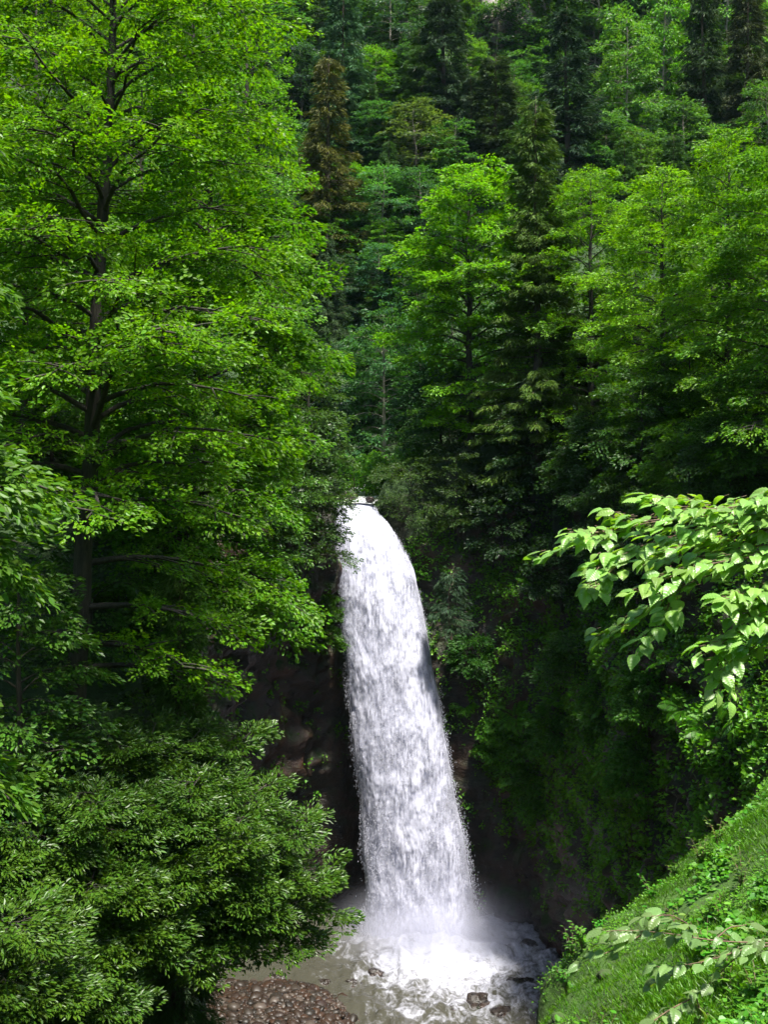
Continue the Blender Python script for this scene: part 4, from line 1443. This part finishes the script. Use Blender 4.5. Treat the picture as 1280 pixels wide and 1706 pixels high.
# ------------------------------------------------------------------ plants on the cliff and the bank
def cliff_cover():
    r = np.random.default_rng(61)
    n, m = CLP.shape[:2]
    p = CLP.reshape(-1, 3)
    nn = CLN.reshape(-1, 3)
    f1 = fbm(p * np.array([.55, .55, .7]), 4, 141)
    f2 = fbm(p * 2.0, 3, 151)
    right = np.repeat(~CLleft[:, None], m, 1).ravel()
    v = np.tile(np.linspace(0, 1, m), n)
    wet = np.exp(-(((p[:, 0] - .9) / 3.0) ** 2 + ((p[:, 1] - 40.5) / 2.2) ** 2))
    dens = np.clip((f1 - .37) * 5.5, 0, 1) * np.clip((f2 - .33) * 4, 0, 1) + .9 * np.clip(nn[:, 2], 0, 1) ** 1.5
    dens *= ip(v, [0, .24, .42, 1], [0, .05, 1, 1.1]) * np.where(right, 1.0, .06) * (1 - .95 * np.clip(wet * 1.3, 0, 1))
    dens *= ip(p[:, 1], [8, 16, 22], [.3, .5, 1])
    dens = np.where(~right & (p[:, 1] < 30), 0, dens)
    pk = dens > r.random(len(p)) * .9
    idx = np.where(pk)[0]
    idx = np.concatenate([idx, r.choice(idx, int(len(idx) * 1.2))])
    c = p[idx] + r.normal(0, .05, (len(idx), 3))
    cn = nn[idx]
    K = 4
    c = np.repeat(c, K, 0)
    cn = np.repeat(cn, K, 0)
    N = len(c)
    pos = c + r.normal(0, .07, (N, 3)) + cn * np.abs(r.normal(.05, .07, (N, 1)))
    D = cn * .7 + r.normal(0, .6, (N, 3)) + np.array([0, 0, -.15])
    nrm = cn * .5 + UP * .9 + r.normal(0, .35, (N, 3))
    L = r.uniform(.06, .16, N)
    o = link('ground_cover', leaves_mesh('ground_cover', pos, D, nrm, L, T_quad(.75), M_herb))
    o.color = (.075, .22, .01, 1)
    tag(o, 'small leafy creepers and moss covering the right cliff ledges', 'ground cover', kind='stuff')
    return p, nn, dens, right


cp, cn, cdens, cright = cliff_cover()


def fern_mesh(seed, fr=9):
    r = np.random.default_rng(seed)
    Ps, Ds, Ns, Ls = [], [], [], []
    for k in range(fr):
        a = k / fr * 2 * PI + r.normal(0, .2)
        L = r.uniform(.75, 1.1)
        for t in np.linspace(.1, 1, 26):
            rr = L * (t * .85)
            z = L * (.75 * t - .62 * t * t)
            q = np.array([math.cos(a) * rr, math.sin(a) * rr, z])
            dirn = np.array([math.cos(a), math.sin(a), .75 - 1.24 * t])
            for s in (-1, 1):
                sd = rot_z(np.array([math.cos(a), math.sin(a), 0]), s * 1.15)
                Ps.append(q)
                Ds.append(sd + np.array([0, 0, -.15]))
                Ns.append(UP + r.normal(0, .12, 3) + np.array([math.cos(a), math.sin(a), 0]) * .4 * t)
                Ls.append(.27 * math.sin(PI * (t * .82 + .14)) * L + .02)
    return leaves_mesh('fern', np.array(Ps), np.array(Ds), np.array(Ns), np.array(Ls), T_quad(.17), M_herb)


fr_me = [fern_mesh(1), fern_mesh(2, 7)]
fsel = np.random.default_rng(8)
FERN = [(900, 1200, 'fern with long fronds in the middle of the mossy cliff'), (860, 1195, 'fern left of the long-fronded fern on the cliff'), (935, 1170, 'fern right of the long-fronded fern on the cliff'),
        (830, 1225, 'bright fern near the white water on the cliff'), (1000, 1190, 'fern below the lowest hazel tip on the left'), (1075, 1150, 'fern under the hanging hazel leaves'),
        (1120, 1105, 'fern right under the hazel bough'), (1010, 1120, 'fern high on the cliff below the hazel'), (960, 1260, 'fern on the round mossy bulge of the cliff'),
        (870, 1310, 'fern low on the mossy cliff'), (1060, 1260, 'fern above the grassy bank on the cliff'), (910, 1055, 'fern below the shrub on the cliff shelf'),
        (775, 1180, 'small fern closest to the white water'), (1180, 1215, 'fern above the upper end of the grassy bank'), (1240, 1195, 'fern near the reddish rock at the right edge'),
        (890, 970, 'pale fern at the left of the hazel tip'), (1140, 1180, 'fern between hazel leaves and grassy bank')]
cpx = 640 + cp[:, 0] / cp[:, 1] * F
cpy = HR - (cp[:, 2] - CZ) / cp[:, 1] * F
for i, (px, py, lab) in enumerate(FERN):
    m = cright & (cp[:, 1] > 20)
    d = np.where(m, (cpx - px) ** 2 + (cpy - py) ** 2, 1e9)
    k = int(d.argmin())
    o = link('fern', fr_me[i % 2], None, tuple(cp[k] - cn[k] * .03))
    z = Vector(unit(cn[k] * .6 + UP * .7))
    o.rotation_euler = z.to_track_quat('Z', 'Y').to_euler()
    s = fsel.uniform(.65, 1.0)
    o.scale = (s, s, s)
    o.color = (.07, .22, .012, 1) if i != 3 else (.1, .3, .015, 1)
    tag(o, lab, 'fern', 'ferns on the mossy cliff')


def bank_grass():
    r = np.random.default_rng(71)
    n = 290000
    x = r.uniform(1.0, 10.8, n)
    Y = r.uniform(5.0, 20, n)
    px = 640 + x / Y * F
    ok = px < 1560
    x, Y = x[ok], Y[ok]
    z, s = bank_z(x, Y)
    q = np.stack([x, Y, np.zeros(len(x))], -1)
    f = fbm(q * .7, 3, 161)
    lush = np.clip((Y - 9.5) / 4, .25, 1)
    ok = (s > -.25) & (f + .25 * lush > .46 + r.random(len(x)) * .24)
    x, Y, z, f, s = x[ok], Y[ok], z[ok], f[ok], s[ok]
    n = len(x)
    pos = np.stack([x, Y, z - .01], -1)
    a = r.uniform(0, 6.28, n)
    D = np.stack([np.cos(a) * .7 - .35, np.sin(a) * .7 - .15, np.full(n, 1.0)], -1) + r.normal(0, .15, (n, 3))
    N = r.normal(0, 1, (n, 3)) * np.array([1, 1, .3])
    L = r.uniform(.05, .15, n) * (.5 + .9 * f) * ip(s, [-.25, .3, 1], [.5, .8, 1])
    tv = np.array([[0, -.045, 0], [0, .045, 0], [.55, -.04, .06], [.55, .04, .06], [1, 0, -.12]])
    o = link('grass', leaves_mesh('grass', pos, D, N, L, (tv, np.array([[0, 2, 1], [1, 2, 3], [2, 4, 3]])), M_herb))
    o.color = (.055, .16, .004, 1)
    tag(o, 'short lush green grass covering the near bank', 'grass', kind='stuff')
    for n, K, thr, soft, lo, hi, rise, tm, colr, name, lab, fq, sd, bias in (
            (30000, 3, .74, .12, .04, .1, .09, T_hex(.95), (.06, .2, .012), 'ground_cover', 'round-leaved herbs spreading over the near grassy bank', 1.1, 171, .16),
            (60000, 4, .565, .12, .015, .045, .04, T_quad(.6), (.075, .21, .008), 'ground_cover', 'tiny-leaved creeping weeds between the grass of the near bank', 1.6, 181, .10)):
        x = r.uniform(1.0, 9, n)
        Y = r.uniform(6.0, 18.5, n)
        ok = (640 + x / Y * F) < 1330
        x, Y = x[ok], Y[ok]
        z, s = bank_z(x, Y)
        q = np.stack([x, Y, np.zeros(len(x))], -1)
        px = 640 + x / Y * F
        f = fbm(q * fq, 3, sd) + bias * np.clip((px - 1000) / 250, 0, 1) + bias * np.clip((13.5 - Y) / 4, 0, 1)
        ok = (s > -.3) & (f > thr + r.random(len(x)) * soft)
        x, Y, z = x[ok], Y[ok], z[ok]
        m = len(x)
        pos = np.repeat(np.stack([x, Y, z], -1), K, 0) + r.normal(0, .05, (m * K, 3)) * np.array([1, 1, .3]) + np.array([0, 0, 1.0]) * np.repeat(r.uniform(.2, 1.3, m) * rise, K)[:, None]
        D = r.normal(0, 1, (m * K, 3)) * np.array([1, 1, .3])
        N = UP + r.normal(0, .35, (m * K, 3)) + np.array([-.15, -.2, 0])
        L = r.uniform(lo, hi, m * K)
        o = link(name, leaves_mesh(name, pos, D, N, L, tm, M_herb))
        o.color = (*colr, 1)
        tag(o, lab, 'ground cover', kind='stuff')


bank_grass()


def weed_mesh(seed):
    r = np.random.default_rng(seed)
    t = Tubes()
    Ps, Ds, Ns, Ls = [], [], [], []
    for k in range(7):
        a = r.uniform(0, 6.28)
        h = r.uniform(.16, .38)
        p = np.array([[0, 0, -.03], [math.cos(a) * h * .2, math.sin(a) * h * .2, h * .6], [math.cos(a) * h * .5, math.sin(a) * h * .5, h]])
        t.add(p, [.004, .003, .0015], 4)
        for j in range(7):
            f = .25 + .75 * (j + 1) / 7
            q = np.array([ip(f, [0, .6, 1], p[:, i]) for i in range(3)])
            b = j * 2.4 + r.uniform(0, 1)
            Ps.append(q)
            Ds.append(np.array([math.cos(b), math.sin(b), .1]))
            Ns.append(UP + r.normal(0, .25, 3))
            Ls.append(r.uniform(.05, .1) * (1.15 - .4 * f))
    return t.mesh('stem', M_twig), leaves_mesh('leaves', np.array(Ps), np.array(Ds), np.array(Ns), np.array(Ls), T_hex(.62), M_herb)


wm = [weed_mesh(1), weed_mesh(2), weed_mesh(3)]
wr = np.random.default_rng(12)
k = 0
while k < 26:
    Yw = wr.uniform(9, 17.5)
    pxw = wr.uniform(930, 1290)
    xw = (pxw - 640) / F * Yw
    zw, sw = bank_z(np.array([xw]), np.array([Yw]))
    if sw[0] < .1:
        continue
    st, lv = wm[k % 3]
    root = thing('weed', 'leafy upright weed growing among the grass of the near bank', 'weed', (xw, Yw, float(zw[0])), 'upright weeds on the grassy bank')
    link('stem', st, root)
    o = link('leaves', lv, root)
    o.color = (.06 * wr.uniform(.7, 1.3), .19 * wr.uniform(.7, 1.2), .012, 1)
    root.rotation_euler = (0, 0, wr.uniform(0, 6.28))
    sc = wr.uniform(.7, 1.3)
    root.scale = (sc, sc, sc)
    k += 1
for i, (pxs, Yw, w, lab) in enumerate([(1235, 11.2, .16, 'brown stone in the bare earth patch of the bank'), (1010, 13.4, .1, 'mossy stone half buried in the bank grass'),
                                       (935, 13.2, .14, 'mossy stone at the broken edge of the bank'), (1120, 10.6, .08, 'small stone beside the lower hazel twig')]):
    xw = (pxs - 640) / F * Yw
    zw, sw = bank_z(np.array([xw]), np.array([Yw]))
    rock('stone', 60 + i, (w, w * .8, w * .6), (xw, Yw, float(zw[0]) + .02), M_bank, 4, lab, 'stone', rough=.5)


# ------------------------------------------------------------------ near hazel boughs
def T_hazel(nu=34, nw=9, fold=.2, curl=.45):
    t = np.linspace(0, 1, nu)
    w = ip(t, np.linspace(0, 1, 13), np.array([0, .2, .32, .385, .41, .415, .40, .37, .325, .265, .19, .095, .0]) * .78)
    s = np.linspace(-1, 1, nw)
    V = []
    for i in range(nu):
        for j in range(nw):
            y = s[j] * w[i] * (1 + (.05 if i % 2 else -.03) * (abs(s[j]) > .9))
            z = fold * abs(s[j]) * w[i] * 2 - .3 * fold * (abs(s[j]) * 2 * w[i]) ** 2 * 4 - curl * max(0, t[i] - .2) ** 2 + .02 * math.sin(2 * PI * (t[i] * 7 - abs(s[j]) * w[i] * 5.0)) * (abs(s[j]) > .1)
            V.append([t[i] + .04 * abs(s[j]) * (1 - t[i]), y, z])
    Fq = []
    for i in range(nu - 1):
        for j in range(nw - 1):
            a = i * nw + j
            Fq.append([a, a + nw, a + nw + 1, a + 1])
    return np.array(V), np.array(Fq)


def hazel_leaf_mat():
    m, nt, N, L, out = new_mat('hazel_leaf')
    geo = N.new('ShaderNodeNewGeometry')
    oi = N.new('ShaderNodeObjectInfo')
    tc = N.new('ShaderNodeTexCoord')
    rnd = geo.outputs['Random Per Island']
    hsv = N.new('ShaderNodeHueSaturation')
    L.new(oi.outputs['Color'], hsv.inputs['Color'])
    L.new(maprange(nt, rnd, 0, 1, .75, 1.3), hsv.inputs['Value'])
    L.new(maprange(nt, math_n(nt, 'FRACT', math_n(nt, 'MULTIPLY', rnd, 13.7)), 0, 1, .485, .51), hsv.inputs['Hue'])
    nz = noise_n(nt, 60, 4, .6, tc.outputs['Object'])
    col = mixrgb(nt, 'MULTIPLY', .5, hsv.outputs[0], mixrgb(nt, 'MIX', nz, (.6, .6, .6), (1.4, 1.4, 1.4)))
    bs = N.new('ShaderNodeBsdfPrincipled')
    L.new(col, bs.inputs['Base Color'])
    bs.inputs['Roughness'].default_value = .38
    bs.inputs['Specular IOR Level'].default_value = .5
    bs.inputs['Sheen Weight'].default_value = .15
    tr = N.new('ShaderNodeBsdfTranslucent')
    L.new(mixrgb(nt, 'MULTIPLY', 1.0, col, (1.9, 1.9, .25)), tr.inputs[0])
    mx = N.new('ShaderNodeMixShader')
    mx.inputs[0].default_value = .35
    L.new(bs.outputs[0], mx.inputs[1])
    L.new(tr.outputs[0], mx.inputs[2])
    L.new(mx.outputs[0], out.inputs[0])
    return m


M_hazel = hazel_leaf_mat()


def hazel(label, trunk, stems, Y, leafL, spacing, seed, colr, dy=.25):
    r = np.random.default_rng(seed)
    root = thing('hazel_shrub', label, 'shrub', trunk)
    tx = np.array(trunk)
    st = Tubes()
    Ps, Ds, Ns, Ls = [], [], [], []
    joint = np.array([tx[0], tx[1], P(0, stems[0][0][1], Y)[2]])
    hj = joint[2] - tx[2]
    tk = np.array([[.25, .05, -.3], [.2, .06, hj * .25], [.06, .02, hj * .55], [.02, -.03, hj * .8], [-.04, 0, hj], [-.02, .05, hj + .35], [.06, .08, hj + .6]])
    st.add(tk, [.04, .034, .027, .022, .016, .009, .003], 8)
    for k, s in enumerate(stems):
        off = r.uniform(-dy, dy)
        first = s[0][0] > 1300
        n = len(s)
        pts = np.array([P(a, b, Y + off * (i / max(1, n - 1)) + (0 if first else 0)) for i, (a, b) in enumerate(s)])
        if not first:    # begin where the parent stem is
            pts[0][1] = Y
        if first:
            zz = hj * (.55 + .45 * ((k * .37) % 1.0))
            j0 = tx + np.array([ip(zz, tk[:, 2], tk[:, c]) for c in range(3)])
            pts = np.concatenate([[j0, j0 * .55 + pts[0] * .45 + np.array([0, r.uniform(-.06, .06), .07])], pts])
        d = np.concatenate([[0], np.cumsum(np.linalg.norm(np.diff(pts, axis=0), axis=1))])
        ff = np.arange(0, d[-1], .03)
        q = np.stack([ip(ff, d, pts[:, i]) for i in range(3)], -1)
        if len(q) > 12:
            for i in range(3):
                q[3:-3, i] = np.convolve(q[:, i], np.ones(7) / 7, 'valid')
        st.add(q - tx, ip(ff, [0, d[-1]], [.0075 if first else .004, .0014]), 6)
        pos = d[1] * .5 if first else .02
        side = 1
        while pos < d[-1] + .005:
            c = np.array([ip(pos, d, pts[:, i]) for i in range(3)])
            c2 = np.array([ip(min(pos + .03, d[-1]), d, pts[:, i]) for i in range(3)])
            c1 = np.array([ip(max(pos - .03, 0), d, pts[:, i]) for i in range(3)])
            t = unit(c2 - c1)
            t = unit(np.array([t[0], t[1], t[2] * .6]))
            a = side * r.uniform(.25, 1.05)
            dirn = rot_z(t, a)
            dirn[2] = dirn[2] * .5 - r.uniform(-.05, .36)
            pet = .018
            c = c + r.normal(0, .012, 3)
            Ps.append(c + unit(dirn) * pet)
            Ds.append(dirn)
            Ns.append(UP + r.normal(0, .26, 3) + np.array([0, -.12, 0]))
            Ls.append(leafL * r.uniform(.62, 1.25))
            st.add([c - tx, c + unit(dirn) * pet - tx], [.0012, .0010], 4)
            pos += spacing * r.uniform(.6, 1.4)
            side = -side
        Ps.append(pts[-1])
        Ds.append(unit(pts[-1] - pts[-2]) + np.array([0, 0, -.3]))
        Ns.append(UP + r.normal(0, .2, 3))
        Ls.append(leafL * r.uniform(.8, 1.2))
    link('stem', st.mesh('stem', M_twig), root)
    Pn, Dn, Nn, Ln = np.array(Ps) - tx, np.array(Ds), np.array(Ns), np.array(Ls)
    VV, FF, k0 = [], [], 0
    pick = r.integers(0, 4, len(Pn))
    for v, (fo, cu) in enumerate(((.12, .15), (.25, .35), (.34, .55), (.2, .8))):
        m = pick == v
        a, b = leaf_arrays(Pn[m], Dn[m], Nn[m], Ln[m], T_hazel(fold=fo, curl=cu))
        VV.append(a)
        FF.append(b + k0)
        k0 += len(a)
    o = link('leaves', mesh_from('leaves', np.concatenate(VV), FF, M_hazel, True), root)
    o.color = (*colr, 1)
    return root


tb = (1.75, 3.7, hz(1.75, 3.7))
bz, _ = bank_z(np.array([2.5, 3.0]), np.array([4.1, 5.2]))
UPST = [
    [(1345, 850), (1280, 853), (1180, 862), (1100, 866), (1020, 884), (960, 904), (905, 928)],
    [(1345, 838), (1280, 840), (1210, 846), (1150, 850), (1110, 838), (1085, 826)],
    [(1345, 868), (1280, 868), (1200, 874), (1120, 893), (1050, 915), (990, 945)],
    [(1345, 905), (1280, 905), (1210, 918), (1150, 930), (1100, 942)],
    [(1345, 940), (1280, 940), (1230, 946), (1190, 952), (1120, 985), (1070, 1026), (1000, 1062)],
    [(1345, 985), (1310, 985), (1270, 990), (1230, 985), (1205, 1000)],
    [(1345, 1040), (1310, 1040), (1275, 1060), (1250, 1085), (1225, 1100)],
    [(1345, 890), (1300, 892), (1240, 898), (1180, 905), (1120, 905)],
    [(1345, 830), (1300, 826), (1260, 828), (1225, 835)],
    [(1345, 960), (1290, 975), (1262, 1000), (1235, 1040), (1212, 1085), (1203, 1130), (1200, 1165)],
    [(1345, 925), (1270, 925), (1200, 935), (1130, 955), (1060, 985)],
    [(1345, 995), (1300, 1000), (1265, 1030), (1225, 1062), (1170, 1085)],
    [(1180, 862), (1165, 842), (1145, 828)],
    [(1100, 866), (1060, 870), (1020, 850)],
    [(1050, 915), (1025, 945), (1000, 972), (985, 985)],
    [(1120, 985), (1112, 1020), (1098, 1045), (1072, 1078)],
    [(1200, 874), (1160, 900), (1110, 920), (1080, 932)],
    [(1262, 1000), (1235, 995), (1215, 1002)],
    [(1290, 880), (1240, 890), (1190, 900)],
    [(1020, 884), (985, 888), (950, 895)],
]
hazel('near hazel bough with large pleated pale green leaves above the cliff', (2.5, 4.1, float(bz[0])), UPST, 3.6, .056, .0078, 5, (.16, .31, .055))
LOST = [
    [(1345, 1574), (1280, 1571), (1190, 1568), (1130, 1557), (1080, 1551), (1030, 1550), (1005, 1552)],
    [(1345, 1580), (1260, 1574), (1200, 1595), (1150, 1608), (1090, 1612)],
    [(1345, 1590), (1290, 1585), (1235, 1582), (1205, 1618), (1160, 1660), (1130, 1690)],
    [(1155, 1560), (1148, 1540), (1120, 1524), (1070, 1528)],
    [(1080, 1551), (1040, 1575), (1000, 1592), (970, 1604)],
    [(1150, 1608), (1120, 1625), (1085, 1640)],
    [(1160, 1660), (1120, 1680), (1090, 1700), (1070, 1715)],
    [(1160, 1660), (1170, 1690), (1160, 1715)],
    [(1190, 1568), (1215, 1545), (1250, 1540)],
]
hazel('lower hazel twig with dull grey-green leaves over the grassy bank', (3.0, 5.2, float(bz[1])), LOST, 5.0, .075, .03, 6, (.12, .21, .06), dy=.15)


# ------------------------------------------------------------------ mist
def mist():
    import bmesh
    bm = bmesh.new()
    bmesh.ops.create_cube(bm, size=2)
    me = bpy.data.meshes.new('mist')
    bm.to_mesh(me)
    bm.free()
    m, nt, N, L, out = new_mat('mist_air')
    tc = N.new('ShaderNodeTexCoord')
    co = tc.outputs['Object']
    ln = N.new('ShaderNodeVectorMath')
    ln.operation = 'LENGTH'
    L.new(mapping(nt, co, (1, 1, 1.0), (0, 0, .35)), ln.inputs[0])
    fall = maprange(nt, ln.outputs[1], .1, .95, 1, 0, True)
    nz = noise_n(nt, 2.2, 3, .6, mapping(nt, co, (1, 1, .8)))
    d = math_n(nt, 'MULTIPLY', math_n(nt, 'POWER', fall, 2.0), maprange(nt, nz, .35, .7, .25, 1.5))
    vol = N.new('ShaderNodeVolumePrincipled')
    vol.inputs['Color'].default_value = (.74, .75, .86, 1)
    vol.inputs['Anisotropy'].default_value = 0
    L.new(math_n(nt, 'MULTIPLY', d, .8), vol.inputs['Density'])
    L.new(vol.outputs[0], out.inputs['Volume'])
    me.materials.append(m)
    o = link('mist', me, None, (1.6, 37.7, 1.5))
    o.scale = (5.2, 3.2, 2.8)
    tag(o, 'white spray mist hanging over the foot of the waterfall', 'mist', kind='stuff')


mist()

def haze():
    import bmesh
    bm = bmesh.new()
    bmesh.ops.create_cube(bm, size=2)
    me = bpy.data.meshes.new('haze')
    bm.to_mesh(me)
    bm.free()
    m, nt, N, L, out = new_mat('hazy_air')
    vol = N.new('ShaderNodeVolumePrincipled')
    vol.inputs['Color'].default_value = (.5, .72, 1.0, 1)
    vol.inputs['Density'].default_value = .00007
    L.new(vol.outputs[0], out.inputs['Volume'])
    me.materials.append(m)
    o = link('haze', me, None, (0, 37, 72))
    o.scale = (126, 118, 78)
    tag(o, 'thin bluish air between the near trees and the far slope', 'haze', kind='stuff')


haze()

# ------------------------------------------------------------------ light
SUN_EL, SUN_AZ = math.radians(70), math.radians(148)    # azimuth measured from +Y (ahead) towards +X
w = bpy.data.worlds.new('World')
scene.world = w
w.use_nodes = True
nt = w.node_tree
sky = nt.nodes.new('ShaderNodeTexSky')
sky.sky_type = 'NISHITA'
sky.sun_disc = False
sky.sun_elevation = SUN_EL
sky.sun_rotation = SUN_AZ
bg = nt.nodes['Background']
bg.inputs[1].default_value = .085
nt.links.new(sky.outputs[0], bg.inputs[0])
sun = bpy.data.lights.new('sun', 'SUN')
sun.energy = 4.5
sun.angle = math.radians(5)
sun.color = (1.0, .95, .86)
so = bpy.data.objects.new('sun', sun)
COL.objects.link(so)
dv = Vector((math.sin(SUN_AZ) * math.cos(SUN_EL), math.cos(SUN_AZ) * math.cos(SUN_EL), math.sin(SUN_EL)))
so.rotation_euler = dv.to_track_quat('Z', 'Y').to_euler()

cam = bpy.data.cameras.new('camera')
cam.sensor_fit = 'VERTICAL'
cam.sensor_height = 24
cam.lens = 24 * F / 1706
cam.shift_y = -(853 - HR) / 1706
cam.clip_start = .05
cam.clip_end = 600
co = bpy.data.objects.new('camera', cam)
COL.objects.link(co)
co.location = (0, 0, CZ)
co.rotation_euler = (PI / 2, 0, 0)
scene.camera = co

vs = scene.view_settings
vs.view_transform = 'Standard'
vs.look = 'None'
vs.exposure = 1.6
vs.gamma = 1
cy = scene.cycles
cy.max_bounces = 8
cy.diffuse_bounces = 3
cy.glossy_bounces = 2
cy.transmission_bounces = 4
cy.transparent_max_bounces = 12
cy.volume_bounces = 3
cy.use_denoising = True
cy.sample_clamp_indirect = 6
cy.caustics_reflective = False
cy.caustics_refractive = False
cy.use_adaptive_sampling = True
cy.adaptive_threshold = .02
